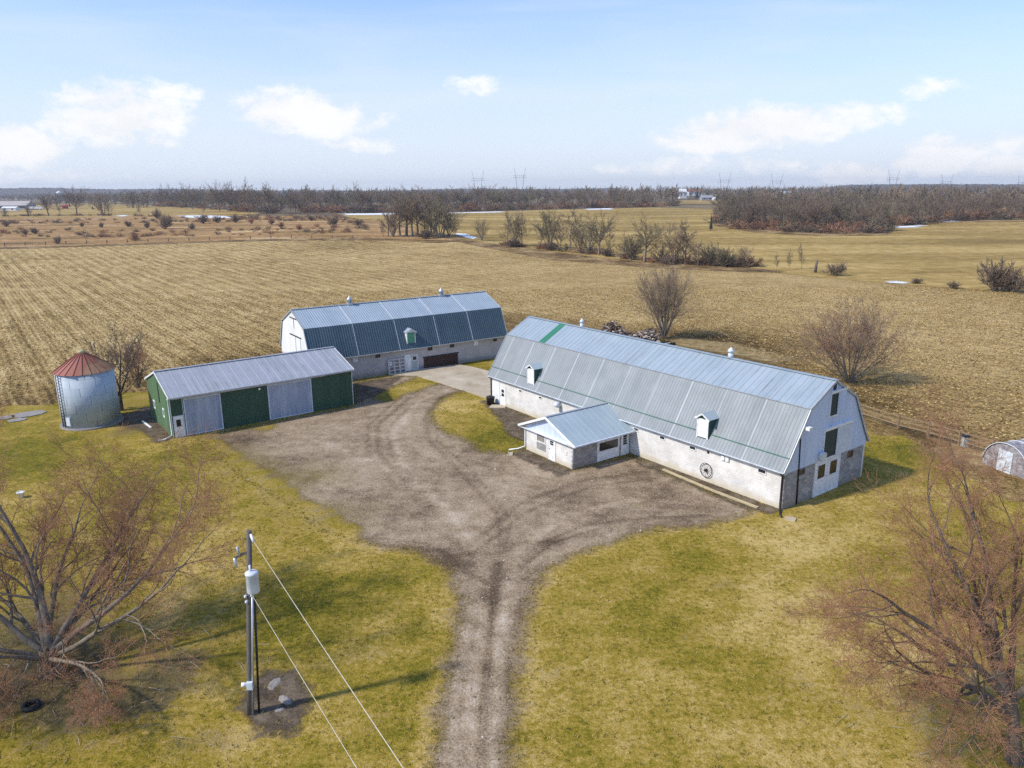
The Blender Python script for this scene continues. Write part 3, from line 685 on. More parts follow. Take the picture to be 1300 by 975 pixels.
# green replacement sheet
(x0, z0), (x1, z1) = PR[2], PR[3]
MB().panel((x0 - .02, 29.45, z0 + .04), (x0 - .02, 30.35, z0 + .04), (x1, 29.45, z1 + .05), (x1, 30.35, z1 + .05), .43, .03).build('green_sheet', M_ROOFGRN, up1)
MB().beam((5.23, -.16, 8.67), (5.23, L + .16, 8.67), .34, .05).build('ridge_cap', M_ROOF1U, up1)
MB().beam((2.26, -.14, 7.03), (2.26, L + .14, 7.03), .09, .05).build('break_flashing', M_ZINC, rlow)
MB().beam((.27, -.14, 3.80), (.27, L + .14, 3.80), .07, .045).build('flare_flashing', M_GREENTRIM, e1)
for y in (-.15, L + .15):
    tr = MB()
    for (a, b) in zip(PR[:-1], PR[1:]): tr.beam((a[0], y, a[1] - .03), (b[0], y, b[1] - .03), .05, .16)
    tr.build('rake_trim', M_ZINC, b1)
for x in (-.37, 10.83): MB().box(x - .035, x + .035, -.1, L + .1, 2.83, 2.90).build('gutter', M_GREYPAINT, b1)
MB().box(-.33, -.003, 0, L, 2.835, 2.855).build('soffit', M_WTRIM, b1)
for y, r_ in ((27.1, .2), (9.1, .22)):
    mb = MB(); mb.lathe([(r_, 0), (r_, .35), (r_ * .7, .42), (r_ * .7, .5), (r_ * 1.25, .52), (r_ * 1.1, .66), (r_ * .3, .85), (.02, .9)], 16, 0, (5.23, y, 8.66))
    mb.build('roof_vent', M_GREYPAINT, up1)
def dormer(wallp, parent, u0, u1, z0, z1, depth, side, doorm, roofm, wallm):
    """little gabled dormer on the steep lower roof"""
    uc = (u0 + u1) / 2; n = wallp.n
    def P3(u, z, d): return tuple(wallp.at(u, z, d))
    mb = MB(); wl = MB()
    d0 = side                      # distance of the face behind the wall plane (negative = inward)
    poly = [(u0, z0), (u1, z0), (u1, z1), (uc, z1 + (u1 - u0) * .32), (u0, z1)]
    wl.prism(poly, lambda u, z: P3(u, z, d0 - depth), lambda u, z: P3(u, z, d0))
    dm = wl.build('dormer', wallm, parent)
    rf = MB(); ov = .14; rise = (u1 - u0) * .32; sl_ = rise / ((u1 - u0) / 2)
    for sg in (-1, 1):
        a = uc; b = uc + sg * ((u1 - u0) / 2 + ov)
        zt, zb = z1 + rise + .04, z1 - ov * sl_ + .04
        rf.add([P3(a, zt, d0 + .16), P3(b, zb, d0 + .16), P3(b, zb, d0 - depth), P3(a, zt, d0 - depth),
                P3(a, zt + .04, d0 + .16), P3(b, zb + .04, d0 + .16), P3(b, zb + .04, d0 - depth), P3(a, zt + .04, d0 - depth)],
               [(0, 1, 2, 3), (4, 7, 6, 5), (0, 4, 5, 1), (1, 5, 6, 2), (2, 6, 7, 3), (3, 7, 4, 0)])
    rf.build('dormer_roof', roofm, dm)
    w2 = Wall(dm, wallp.at(0, 0, d0), wallp.u, wallp.n)
    w2.rect('dormer_door', doorm, u0 + .12, u1 - .12, z0 + .08, z1 - .06, 0.003, .03, dm)
    f_ = MB()
    for sg in (-1, 1):
        f_.beam(P3(uc, z1 + rise + .0, d0 + .15), P3(uc + sg * ((u1 - u0) / 2 + ov), z1 - ov * sl_, d0 + .15), .04, .12)
    w2.slab(f_, u0, u0 + .11, z0, z1, .002, .045); w2.slab(f_, u1 - .11, u1, z0, z1, .002, .045)
    f_.build('dormer_trim', M_WTRIM, dm)
    return dm
dormer(fr1, b1, 28.15, 29.22, 3.30, 4.95, 1.25, .0, M_WHITE, M_ROOFA, M_DKGREEN)
dormer(fr1, b1, 6.75, 7.85, 3.40, 5.0, 1.25, .0, M_WHITE, M_ROOFA, M_DKGREEN)
# front wall: door, windows, vents
def door(wl, u0, u1, z0, z1, mt, fm=None, win=None, ft=.09, handle=True, bars=0):
    u0, u1 = min(u0, u1), max(u0, u1)
    d = wl.rect('door', mt, u0, u1, z0, z1, -.05, .045)
    if fm: wl.frame('frame', fm, u0 - ft, u1 + ft, z0 - .02, z1 + ft, ft, -.05, .06, d)
    for wi in (win or []):
        g = wl.rect('door_window', M_GLASS, wi[0], wi[1], wi[2], wi[3], .046, .054, d)
        if bars:
            mb = MB(); n_ = bars
            for k in range(1, n_): zz = wi[2] + (wi[3] - wi[2]) * k / n_; wl.slab(mb, wi[0], wi[1], zz - .015, zz + .015, .055, .066)
            mb.build('glazing_bar', M_WTRIM, g)
    if handle:
        MB().tube([wl.at(u1 - .1, (z0 + z1) / 2, .05), wl.at(u1 - .1, (z0 + z1) / 2, .11)], .03, 8).build('handle', M_BLACK, d)
    return d
door(fr1, 32.98, 33.86, .05, 2.1, M_WHITE, M_WTRIM, [(33.2, 33.62, 1.45, 1.78), (33.2, 33.62, 1.05, 1.36)])
fr1.rect('white_panel', M_WHITE, 34.1, 35.4, .1, 2.6, .002, .03)
for (a, b, z0_, z1_) in ((30.13, 30.63, 2.12, 2.42), (26.91, 27.4, 2.12, 2.42), (13.93, 14.56, 2.16, 2.5), (10.99, 11.59, 2.2, 2.54), (7.81, 8.47, 2.2, 2.54), (1.46, 2.18, 2.2, 2.56), (18.6, 19.2, 2.2, 2.5)):
    if a < 18 or a > 20: fr1.window(a, b, z0_, z1_, M_WTRIM, M_GLASS, .06)
fr1.rect('dark_slot', M_GLASS, 6.54, 6.74, 2.33, 2.56, .002, .02)
mb = MB(); fr1.slab(mb, 4.66, 4.94, 2.27, 2.57, .002, .14); fr1.slab(mb, 5.04, 5.33, 2.27, 2.57, .002, .14); mb.build('vent_box', M_WHITE, b1)
mb = MB(); mb.tube([fr1.at(24.2, 2.28, 0), fr1.at(24.2, 2.28, .45), fr1.at(24.2, 2.1, .55)], [.26, .27, .29], 16); mb.build('exhaust_hood', M_GREYPAINT, b1)
# gutter downspouts
mb = MB(); mb.tube([fr1.at(.12, 2.82, .4), fr1.at(.12, 2.55, .09), fr1.at(.12, .25, .09), fr1.at(-.35, .1, .75), fr1.at(-.75, .05, 1.1)], .065, 8); mb.build('downspout', M_BLACK, b1)
mb = MB(); mb.tube([fr1.at(35.45, 2.82, .4), fr1.at(35.45, 2.6, .09), fr1.at(35.45, .1, .09)], .07, 8); mb.build('downspout', M_BLACK, b1)
# gable: double door, hay doors, windows, pipe, floodlight
for (a, b, wa, wb) in ((3.78, 5.3, 3.98, 4.92), (5.34, 6.86, 5.28, 6.3)):
    d = ga1.rect('barn_door', M_WHITE, a, b, .04, 2.60, .0, .05)
    ga1.rect('door_window', M_GLASS, (a + b) / 2 - .5, (a + b) / 2 + .42, 1.35, 2.38, .051, .06, d)
    ga1.frame('door_window_frame', M_WTRIM, (a + b) / 2 - .58, (a + b) / 2 + .5, 1.27, 2.46, .08, .052, .075, d)
ga1.frame('door_frame', M_WTRIM, 3.66, 6.98, -.02, 2.74, .11, .0, .07, b1)
for (a, b, z0_, z1_) in ((1.72, 2.4, 2.2, 2.62), (8.03, 8.76, 2.06, 2.62)): ga1.window(a, b, z0_, z1_, M_LOG, M_GLASS, .06)
op = ga1.rect('hay_opening', M_DARKGRN, 4.55, 6.4, 2.82, 4.9, .031, .05)
ga1.frame('frame', M_WTRIM, 4.43, 6.52, 2.70, 5.0, .12, .03, .075, op)
ga1.rect('sliding_door', M_GREYPAINT, 6.1, 8.0, 2.78, 5.0, .08, .12)
ga1.rect('door_track', M_WHITE, 4.4, 8.05, 5.0, 5.2, .03, .2)
op = ga1.rect('hay_opening', M_DARKGRN, 4.9, 5.85, 6.0, 7.7, .031, .05)
ga1.frame('frame', M_WTRIM, 4.78, 5.97, 5.88, 7.75, .12, .03, .075, op)
ga1.rect('sliding_door', M_SIDE1, 5.75, 6.75, 6.0, 7.72, .08, .12)
ga1.rect('door_track', M_WHITE, 4.75, 6.75, 7.74, 7.9, .03, .18)
ga1.rect('dark_slot', M_BLACK, 5.03, 5.43, 7.92, 8.36, .031, .05)
MB().tube([ga1.at(1.4, 5.3, .06), ga1.at(1.55, 2.9, .06), ga1.at(1.68, .05, .06)], .05, 8).build('conduit', M_BLACK, b1)
mb = MB(); mb.tube([ga1.at(1.85, 5.6, .03), ga1.at(1.85, 5.7, .3)], .04, 8); mb.obox(ga1.at(1.85, 5.75, .38), (1, 0, 0), (0, 1, 0), (0, 0, 1), .38, .3, .22); mb.build('floodlight', M_WHITE, b1)
mb = MB(); mb.tube([ga1.at(4.2, 3.2, .03), ga1.at(4.2, 3.15, .35)], [.3, .34], 14); mb.build('fan_hood', M_GREYPAINT, b1)

# ---- far barn: local X along, Y depth
b2 = thing('gambrel_barn', 'farther gambrel barn with slate-blue lower roof, white hay gable and brown sliding door', 'barn', (-23.278, 84.593, 0), ang(33.984))
L2, W2 = 27.06, 10.56
fr2 = Wall(b2, (0, 0, 0), (1, 0, 0), (0, -1, 0)); ga2 = Wall(b2, (0, 0, 0), (0, 1, 0), (-1, 0, 0))
for q in ((0, L2, 0, .22, -.1, 2.88), (0, L2, W2 - .22, W2, -.1, 2.88), (.003, .22, .22, W2 - .22, -.1, 2.6), (L2 - .22, L2 - .003, .22, W2 - .22, -.1, 2.7)): MB().box(*q).build('wall', M_BLK2, b2)
PR2 = [(-.32, 2.90), (1.29, 6.56), (5.28, 8.30), (9.27, 6.56), (10.88, 2.90)]
gp = [(0, 2.35), (0, 3.5), (1.33, 6.5), (5.28, 8.22), (9.23, 6.5), (W2, 3.5), (W2, 2.35)]
for xa, xb in ((-.03, .1), (L2 - .1, L2 + .03)):
    mb = MB(); mb.prism(gp, lambda p, q: (xa, p, q), lambda p, q: (xb, p, q)); mb.build('gable_siding', M_SIDEW, b2)
def roof2(name, i, mt, rib, rh, parent=b2):
    (y0, z0), (y1, z1) = PR2[i], PR2[i + 1]
    mb = MB(); mb.panel((-.14, y0, z0), (L2 + .14, y0, z0), (-.14, y1, z1), (L2 + .14, y1, z1), rib, rh); return mb.build(name, mt, parent)
r2l = roof2('roof', 0, M_ROOF2L, .3, .022); r2u = roof2('upper_roof', 1, M_ROOF2U, .3, .022); roof2('upper_roof', 2, M_ROOF2U, .3, .022); roof2('roof', 3, M_ROOF2L, .3, .022)
for x in (5.85, 11.3, 16.82, 21.8):
    mb = MB(); mb.beam((x, PR2[1][0], PR2[1][1] + .035), (x, PR2[2][0], PR2[2][1] + .035), .13, .03); mb.build('cover_strip', M_SEAM, r2u)
    mb = MB(); mb.beam((x, PR2[0][0], PR2[0][1] + .03), (x, PR2[1][0] - .03, PR2[1][1] - .03), .05, .03, upv=(0, -1, .5)); mb.build('cover_strip', M_GREYPAINT, r2l)
MB().beam((-.16, 5.28, 8.33), (L2 + .16, 5.28, 8.33), .34, .05).build('ridge_cap', M_ROOF2U, r2u)
for x in (-.15, L2 + .15):
    tr = MB()
    for a, b in zip(PR2[:-1], PR2[1:]): tr.beam((x, a[0], a[1] - .03), (x, b[0], b[1] - .03), .05, .16)
    tr.build('rake_trim', M_ZINC, b2)
MB().box(-.1, L2 + .1, -.44, -.33, 2.82, 2.92).build('gutter', M_ZINC, b2)
MB().box(0, L2, -.32, -.003, 2.83, 2.855).build('soffit', M_LOG, b2)
for x in (7.3, 20.3):
    mb = MB(); mb.box(x - .3, x + .3, 4.98, 5.58, 8.2, 8.5); mb.lathe([(.26, .15), (.26, .45), (.4, .5), (.3, .72), (.06, .9), (.03, 1.1)], 14, 0, (x, 5.28, 8.33)); mb.build('roof_vent', M_ZINC, r2u)
for a, b, z0_, z1_ in ((5.2, 5.78, 2.15, 2.76), (22.04, 22.72, 2.1, 2.74)): fr2.rect('white_panel', M_WHITE, a, b, z0_, z1_, .002, .03)
for a, b in ((8.08, 8.7), (15.25, 15.88), (18.45, 19.05), (25.1, 25.65)): fr2.window(a, b, 2.3, 2.7, M_RUSTY, M_GLASS, .05)
door(fr2, 12.0, 12.84, .08, 2.05, M_WHITE, M_WTRIM)
d = door(fr2, 12.9, 13.72, .08, 2.0, M_SAGE, M_WTRIM, [(13.05, 13.55, 1.36, 1.82)], handle=False)
fr2.frame('door_window_frame', M_WHITE, 12.98, 13.62, 1.29, 1.89, .07, .05, .075, d)
fr2.rect('sliding_door', M_BROWN, 14.6, 19.55, .02, 1.45, .01, .09)
fr2.rect('door_track', M_BLACK, 14.5, 19.7, 1.46, 1.56, .01, .12)
def dormer2():
    return dormer(fr2, b2, 12.35, 13.55, 3.5, 4.95, 1.3, .02, M_GRNDOOR, M_ROOF2U, M_WHITE)
dormer2()
d = ga2.rect('hay_door', M_WHITE, 4.98, 6.05, 6.1, 7.25, .031, .06); ga2.rect('door_gap', M_BLACK, 4.86, 4.98, 6.1, 7.3, .031, .05, d); ga2.rect('door_track', M_RUSTY, 3.7, 6.2, 7.28, 7.38, .03, .12, d)
d = ga2.rect('hay_door', M_WHITE, 4.75, 6.25, 2.5, 5.12, .031, .06); ga2.rect('door_gap', M_BLACK, 4.55, 4.75, 2.5, 5.2, .031, .05, d); ga2.rect('door_track', M_RUSTY, 2.6, 6.6, 5.17, 5.28, .03, .12, d)
d = ga2.rect('sliding_door', M_SIDEW, 2.9, 4.5, 2.5, 5.1, .06, .1)

# ---- green shed
sh = thing('green_shed', 'low green steel shed with two zinc sliding doors and a ribbed silver roof', 'shed', (-31.274, 65.768, 0), ang(36.997))
LS, WS = 18.05, 8.9
frs = Wall(sh, (0, 0, 0), (1, 0, 0), (0, -1, 0)); gas = Wall(sh, (0, 0, 0), (0, 1, 0), (-1, 0, 0))
for ya in (0, WS - .12): MB().box(0.003, LS - .003, ya, ya + .12, .0, 3.9).build('wall', M_SIDEG, sh)
gp = [(0, 0), (0, 3.98), (WS / 2, 5.44), (WS, 3.98), (WS, 0)]
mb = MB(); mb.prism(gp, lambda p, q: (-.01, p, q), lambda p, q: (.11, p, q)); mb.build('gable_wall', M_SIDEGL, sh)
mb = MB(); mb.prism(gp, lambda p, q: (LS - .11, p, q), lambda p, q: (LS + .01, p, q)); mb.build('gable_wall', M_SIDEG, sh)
MB().panel((-.12, -.38, 3.92), (LS + .1, -.38, 3.92), (-.12, WS / 2, 5.52), (LS + .1, WS / 2, 5.52), .9, .03, .035).build('roof', M_ROOFS, sh)
rs = MB().panel((-.12, WS + .38, 3.92), (LS + .1, WS + .38, 3.92), (-.12, WS / 2, 5.52), (LS + .1, WS / 2, 5.52), .9, .03, .035).build('roof', M_ROOFS, sh)
MB().beam((-.14, WS / 2, 5.55), (LS + .12, WS / 2, 5.55), .36, .05).build('ridge_cap', M_ROOFS, rs)
for x in (-.12, LS + .1):
    tr = MB()
    for y0, y1 in ((-.38, WS / 2), (WS + .38, WS / 2)): tr.beam((x, y0, 3.87), (x, y1, 5.47), .05, .17)
    tr.build('rake_trim', M_WTRIM, sh)
MB().box(-.15, LS + .14, -.5, -.39, 3.80, 3.93).build('gutter', M_ZINC, sh)
MB().box(0, LS, -.38, -.01, 3.72, 3.75).build('soffit', M_ZINC, sh)
for a, b in ((1.17, 4.52), (9.0, 13.52)):
    d = frs.rect('sliding_door', M_SHDOOR, a, b, .05, 3.60, .03, .09); frs.frame('door_trim', M_GREYPAINT, a, b, .05, 3.60, .1, .091, .105, d)
frs.rect('door_track', M_ZINC, 1.0, 15.0, 3.62, 3.72, .02, .13)
door(frs, .2, .98, .05, 2.02, M_WHITE, M_WTRIM, [(.38, .78, 1.05, 1.72)], ft=.06)
mb = MB(); frs.slab(mb, 0, .05, 0, 3.8, .005, .04); frs.slab(mb, 1.06, 1.12, 0, 3.6, .005, .04); frs.slab(mb, LS - .06, LS, 0, 3.75, .005, .05); mb.build('corner_trim', M_GREYPAINT, sh)
for a, b in ((6.1, 6.85), (2.4, 3.1)): gas.window(a, b, 1.4, 2.25, M_WHITE, M_GLASS, .12, 1)
MB().tube([gas.at(.2, 3.75, .12), gas.at(.2, 3.6, .06), gas.at(.2, .3, .06), gas.at(.0, .15, .5), gas.at(-.2, .08, 1.0)], .06, 8).build('downspout', M_GREYPAINT, sh)
MB().tube([gas.at(3.9, 4.6, .05), gas.at(3.85, 2.6, .05)], .03, 6).build('conduit', M_BLACK, sh)
MB().tube([frs.at(8.2, 3.45, .05), frs.at(8.2, 3.4, .25)], [.05, .12], 10).build('wall_lamp', M_WHITE, sh)

# ---- milk house in front of the near barn: X towards the barn, Y along its gable face
an = thing('block_annex', 'small white block annex with pale blue steel roof in front of the near barn', 'annex', (4.861, 56.932, 0), ang(36.436))
LA, WA = 6.42, 6.27
ll = Wall(an, (0, 0, 0), (0, 1, 0), (-1, 0, 0)); rl = Wall(an, (0, 0, 0), (1, 0, 0), (0, -1, 0))
MB().box(0, .2, 0.0, WA, -.1, 2.1).build('wall', M_BLKW, an)
for ya, yb in ((.002, .2), (WA - .2, WA - .002)): MB().box(.2, LA - .02, ya, yb, -.1, 2.2).build('side_wall', M_BLKG, an)
mb = MB()
for k in range(11): mb.box(-.005 if k % 2 else -.006, .2, -.005, .18 if k % 2 else .1, k * .2, k * .2 + .19)
mb.build('corner_block', M_BLKG, an)
gp = [(.0, 2.0), (0, 2.2), (WA / 2, 3.62), (WA, 2.2), (WA, 2.0)]
mb = MB(); mb.prism(gp, lambda p, q: (-.015, p, q), lambda p, q: (.1, p, q)); mb.build('gable_siding', M_SIDE1, an)
XR = LA + .35
ra = MB().panel((-.35, -.6, 2.22), (LA - .02, -.6, 2.22), (-.35, WA / 2, 3.77), (XR, WA / 2, 3.77), .6, .012).build('roof', M_ROOFA, an)
MB().panel((-.35, WA + .6, 2.22), (LA - .02, WA + .6, 2.22), (-.35, WA / 2, 3.77), (XR, WA / 2, 3.77), .6, .012).build('roof', M_ROOFA, an)
MB().beam((-.36, WA / 2, 3.79), (XR, WA / 2, 3.79), .25, .04).build('ridge_cap', M_ZINC, ra)
MB().beam((XR, WA / 2, 3.80), (LA + .0, -.6, 2.26), .22, .03).build('valley_flashing', M_GREYPAINT, ra)
tr = MB()
for y0 in (-.6, WA + .6): tr.beam((-.36, y0, 2.16), (-.36, WA / 2, 3.71), .05, .2)
tr.build('rake_trim', M_WHITE, an)
MB().box(-.38, LA - .1, -.72, -.6, 2.12, 2.23).build('gutter', M_GREYPAINT, an)
MB().box(-.34, LA - .1, -.6, -.006, 2.06, 2.09).box(-.34, -.02, -.6, WA + .6, 2.065, 2.085).build('soffit', M_WTRIM, an)
w_ = ll.window(3.5, 4.67, 1.22, 2.0, M_WTRIM, M_STONE, .08)
mb = MB(); ll.slab(mb, 3.45, 4.7, .55, 1.15, .002, .012); mb.build('patched_block', M_BLKG, an)
door(ll, 2.2, 3.02, .06, 1.98, M_WHITE, M_WTRIM, [(2.42, 2.85, 1.4, 1.75)], bars=2, ft=.06)
ll.rect('vent_box', M_WHITE, .72, .98, 1.05, 1.35, .002, .05)
pn = rl.rect('panel', M_WHITE, 2.62, 5.15, .08, 1.86, .002, .05)
g = rl.rect('window', M_GLASS, 2.82, 4.95, .95, 1.68, .051, .06, pn); rl.frame('frame', M_WTRIM, 2.74, 5.03, .87, 1.76, .08, .052, .08, g)
door(rl, 5.42, 6.2, .06, 1.96, M_WHITE, M_WTRIM, [(5.58, 6.0, .95, 1.8)], bars=4, ft=.08)
MB().tube([ll.at(-.1, 2.15, .1), ll.at(-.06, 1.95, .06), ll.at(-.06, .05, .06)], .055, 8).build('downspout', M_GREYPAINT, an)
MB().tube([ll.at(WA + .5, 2.1, .3), ll.at(WA - .05, 1.9, .08), ll.at(WA - .05, .35, .08), ll.at(WA + .3, .12, .6), ll.at(WA + .7, .06, 1.3)], .06, 8).build('downspout', M_WHITE, an)

# ---- grain bin
SC = G(110, 541); SC = Vector((-41.55, 70.9, 0))
bin_ = thing('grain_bin', 'round galvanised grain bin with a faded red conical roof and a ladder', 'grain bin', SC)
RB, HB = 2.56, 5.45
def f_bin(n, st):
    o = n.obj(); x, y, z = n.sep(o)[:3]; a = n.math('ARCTAN2', y, x)
    u = n.mul(a, RB); ring_ = n.math('FLOOR', n.math('DIVIDE', z, .82))
    sh_ = n.add(n.math('DIVIDE', u, 2.24), n.mul(ring_, .37)); fr = n.math('FRACT', sh_)
    pid = n.white(n.add(n.math('FLOOR', sh_), n.mul(ring_, 17.3)))
    seam = n.step(n.math('ABSOLUTE', n.sub(fr, .5)), .483, .495)
    rs_ = n.step(n.math('ABSOLUTE', n.sub(n.math('FRACT', n.math('DIVIDE', z, .82)), .5)), .47, .49)
    stk = n.noise(n.vmap(o, (2, 2, .5)), 1.0, 5, .6)
    col = n.ramp(n.add(n.mul(stk, .7), n.mul(pid, .3)), [(0.3, (0.36, 0.43, 0.50)), (0.7, (0.5, 0.56, 0.62))])
    col = n.mix(n.mul(n.mx(n.mul(seam, .8), n.mul(rs_, .3)), 1.0), col, (0.10, 0.13, 0.17))
    wv = n.math('SINE', n.mul(z, 2 * math.pi / .102))
    st(color=col, rough=.75, metal=.0, normal=n.bump(wv, .35, .01))
M_BIN = mat('bin_steel', f_bin)
def f_binroof(n, st):
    o = n.obj(); x, y, z = n.sep(o)[:3]; a = n.math('ARCTAN2', y, x)
    pid = n.white(n.math('FLOOR', n.mul(a, 22 / (2 * math.pi))))
    k = n.noise(o, 1.4, 5, .65); side = n.step(n.add(x, n.mul(n.sub(k, .5), 2.2)), 0.4, 1.7)
    col = n.mix(n.mul(pid, .7), (0.27, 0.095, 0.07), (0.35, 0.14, 0.105))
    col = n.mix(n.mul(side, .75), col, n.ramp(k, [(0.4, (0.2, 0.11, 0.06)), (0.6, (0.3, 0.2, 0.11))]))
    st(color=col, rough=.65)
M_BINROOF = mat('faded_red_steel', f_binroof)
mb = MB(); mb.lathe([(RB, 0.2), (RB, HB)], 64); mb.build('wall', M_BIN, bin_)
mb = MB(); nr = 22
for k in range(nr):
    a0, a1 = 2 * math.pi * k / nr, 2 * math.pi * (k + 1) / nr
    f0 = lambda r, a, z: (r * math.cos(a), r * math.sin(a), z)
    mb.add([f0(RB + .14, a0, HB - .05), f0(RB + .14, a1, HB - .05), f0(.28, a1, HB + 1.62), f0(.28, a0, HB + 1.62)], [(0, 1, 2, 3)])
    mb.beam(f0(RB + .13, a0, HB - .02), f0(.3, a0, HB + 1.64), .05, .07)
rb = mb.build('roof', M_BINROOF, bin_)
mb = MB(); mb.lathe([(.36, 0), (.36, .22), (.25, .3), (.02, .34)], 16, 0, (0, 0, HB + 1.58)); mb.build('roof_cap', mat('pale_yellow_cap', color=(0.42, 0.36, 0.2)), rb)
MB().lathe([(RB + .22, -.1), (RB + .22, .2)], 40).build('base_slab', M_STONE, bin_)
la = R(240)
e_ = Vector((math.cos(la), math.sin(la), 0)); t_ = Vector((-e_.y, e_.x, 0)); mb = MB()
for sg in (-1, 1): mb.beam(e_ * (RB + .14) + t_ * .2 * sg + Vector((0, 0, .3)), e_ * (RB + .14) + t_ * .2 * sg + Vector((0, 0, HB - .1)), .05, .05)
for k in range(17): mb.beam(e_ * (RB + .14) - t_ * .2 + Vector((0, 0, .45 + k * .3)), e_ * (RB + .14) + t_ * .2 + Vector((0, 0, .45 + k * .3)), .035, .035)
mb.build('ladder', M_BLACK, bin_)
hb = R(250); e_ = Vector((math.cos(hb), math.sin(hb), 0)); t_ = Vector((-e_.y, e_.x, 0))
MB().obox(e_ * (RB + .03) + Vector((0, 0, .85)), t_, e_, (0, 0, 1), .6, .12, .8).build('hatch', M_GREYPAINT, bin_)

# ---- utility pole
PB = G(318, 906)
po = thing('utility_pole', 'weathered wooden utility pole with a pale grey transformer on the lawn', 'utility pole', PB)
tilt = Vector((.75, .05, 0)) / 8.65
def pp(z, dx=0, dy=0): return (tilt.x * z + dx, tilt.y * z + dy, z)
MB().tube([pp(-.2), pp(2), pp(5), pp(8.65)], [.16, .15, .13, .105], 12).build('pole', M_POLE, po)
tf = MB(); cx = .17
tf.lathe([(.24, 0), (.25, .02), (.25, .80), (.27, .82), (.27, .88), (.2, .93), (.03, .95)], 20, 0, pp(6.05, cx + .1, -.3)); tf = tf.build('transformer', M_GREYPAINT, po)
MB().tube([pp(6.95, cx - .02, -.3), pp(7.25, cx - .06, -.3)], [.06, .04], 8).build('bushing', M_WHITE, tf)
mb = MB(); mb.obox(pp(6.5, .02, -.1), (1, 0, 0), (0, 1, 0), (0, 0, 1), .16, .3, .1); mb.obox(pp(6.85, .02, -.1), (1, 0, 0), (0, 1, 0), (0, 0, 1), .16, .3, .1); mb.build('bracket', M_ZINC, tf)
MB().beam(pp(7.75, 0, -.05), pp(7.5, -.55, -.12), .07, .09).build('crossarm', M_POLE, po)
MB().tube([pp(7.6, -.35, -.12), pp(8.0, -.45, -.14)], .05, 8).build('fuse_cutout', M_ZINC, po)
MB().tube([pp(7.5, -.55, -.12), pp(7.2, -.52, -.14), pp(7.08, -.42, -.14)], [.07, .06, .04], 8).build('insulator', M_ZINC, po)
MB().tube([pp(8.5, .08, -.04), pp(8.3, .28, -.3)], .055, 8).build('insulator', M_WHITE, po)
MB().tube([pp(5.85, .16, -.12), pp(.0, .14, -.12)], .045, 8).build('conduit', M_ZINC, po)
MB().tube([pp(5.6, .2, .02), pp(0.0, .36, .05)], .05, 8).build('riser_pipe', M_BLACK, po)
mb = MB(); mb.obox(pp(1.55, .05, -.2), (1, 0, 0), (0, 1, 0), (0, 0, 1), .26, .16, .34); mt_ = mb.build('meter_box', M_GREYPAINT, po)
MB().tube([pp(1.6, -.1, -.2), pp(1.62, -.3, -.24)], [.09, .1], 10).build('meter', M_WHITE, po)
mb = MB()
for z_, dx_ in ((5.75, -.12), (5.5, -.08), (5.8, .14)): mb.lathe([(.03, -.06), (.07, -.03), (.05, 0), (.07, .03), (.03, .06)], 8, 0, pp(z_, dx_, -.14))
mb.build('spool_insulator', M_GREYPAINT, po)
def cable(name, label, a, b, sag, r_, mt):
    a, b = Vector(a), Vector(b); pts = []
    for i in range(25):
        t = i / 24; p = a.lerp(b, t); p.z -= sag * 4 * t * (1 - t); pts.append(p)
    o = MB().tube(pts, r_, 6, 0).build(name, mt); return tag(o, label, 'cable')
M_WIRE = mat('aluminium_cable', color=(0.55, 0.52, 0.42), rough=.5)
a = PB + Vector(pp(8.3, .3, -.3)); bpt = Vector((-2.55, 15.1, 8.55)); cable('power_cable', 'upper pale power cable running from the pole top down across the lawn', a, a + (bpt - a) * 2.6, .25, .012, M_WIRE)
a = PB + Vector(pp(5.8, .2, -.2)); bpt = Vector((-4.4, 17.9, 6.05)); cable('power_cable', 'lower pale power cable leaving the pole just under the transformer', a, a + (bpt - a) * 2.6, .2, .011, M_WIRE)

# ---- yard things
pad = [tuple(G(*p)[:2]) for p in ((496, 477), (512, 474), (537, 468.5), (582, 463.5), (600, 466.5), (626, 473), (640, 485), (632, 508), (616, 505.5), (590, 497), (560, 487.5), (530, 478))]
mb = MB(); mb.prism(pad, lambda x, y: (x, y, -.05), lambda x, y: (x, y, .10)); tag(mb.build('concrete_pad', M_CONC), kind='structure')
curb = [fr1.at(10.4, 0, .78), fr1.at(5.0, 0, 1.12), fr1.at(1.2, 0, 1.1)]
mw = Matrix.Translation((18.906, 48.756, 0)) @ Matrix.Rotation(ang(B1A), 4, 'Z')
curb = [mw @ c for c in curb]
mb = MB()
for a, b in zip(curb[:-1], curb[1:]): mb.beam(a + Vector((0, 0, .06)), b + Vector((0, 0, .06)), .28, .13)
tag(mb.build('concrete_kerb', mat('yellowed_concrete', color=(0.45, 0.37, 0.22), rough=.9)), 'low yellowed concrete kerb running along the foot of the near barn', 'kerb')
# wagon wheel
ctr = mw @ Vector((-.12, 6.67, 1.0)); wh = thing('wagon_wheel', 'old iron spoked wagon wheel hung on the white block wall', 'wagon wheel', ctr, ang(B1A))
mb = MB(); n_ = 32; rw = .56
mb.tube([(0, rw * math.cos(2 * math.pi * i / n_), rw * math.sin(2 * math.pi * i / n_)) for i in range(n_ + 1)], .028, 6); mb.build('rim', M_RUSTY, wh)
mb = MB(); mb.tube([(-.12, 0, 0), (.1, 0, 0)], .1, 12); mb.build('hub', M_BLACK, wh)
for k in range(12):
    t = 2 * math.pi * k / 12; MB().tube([(0, .08 * math.cos(t), .08 * math.sin(t)), (0, rw * math.cos(t), rw * math.sin(t))], .013, 5).build('spoke', M_RUSTY, wh)
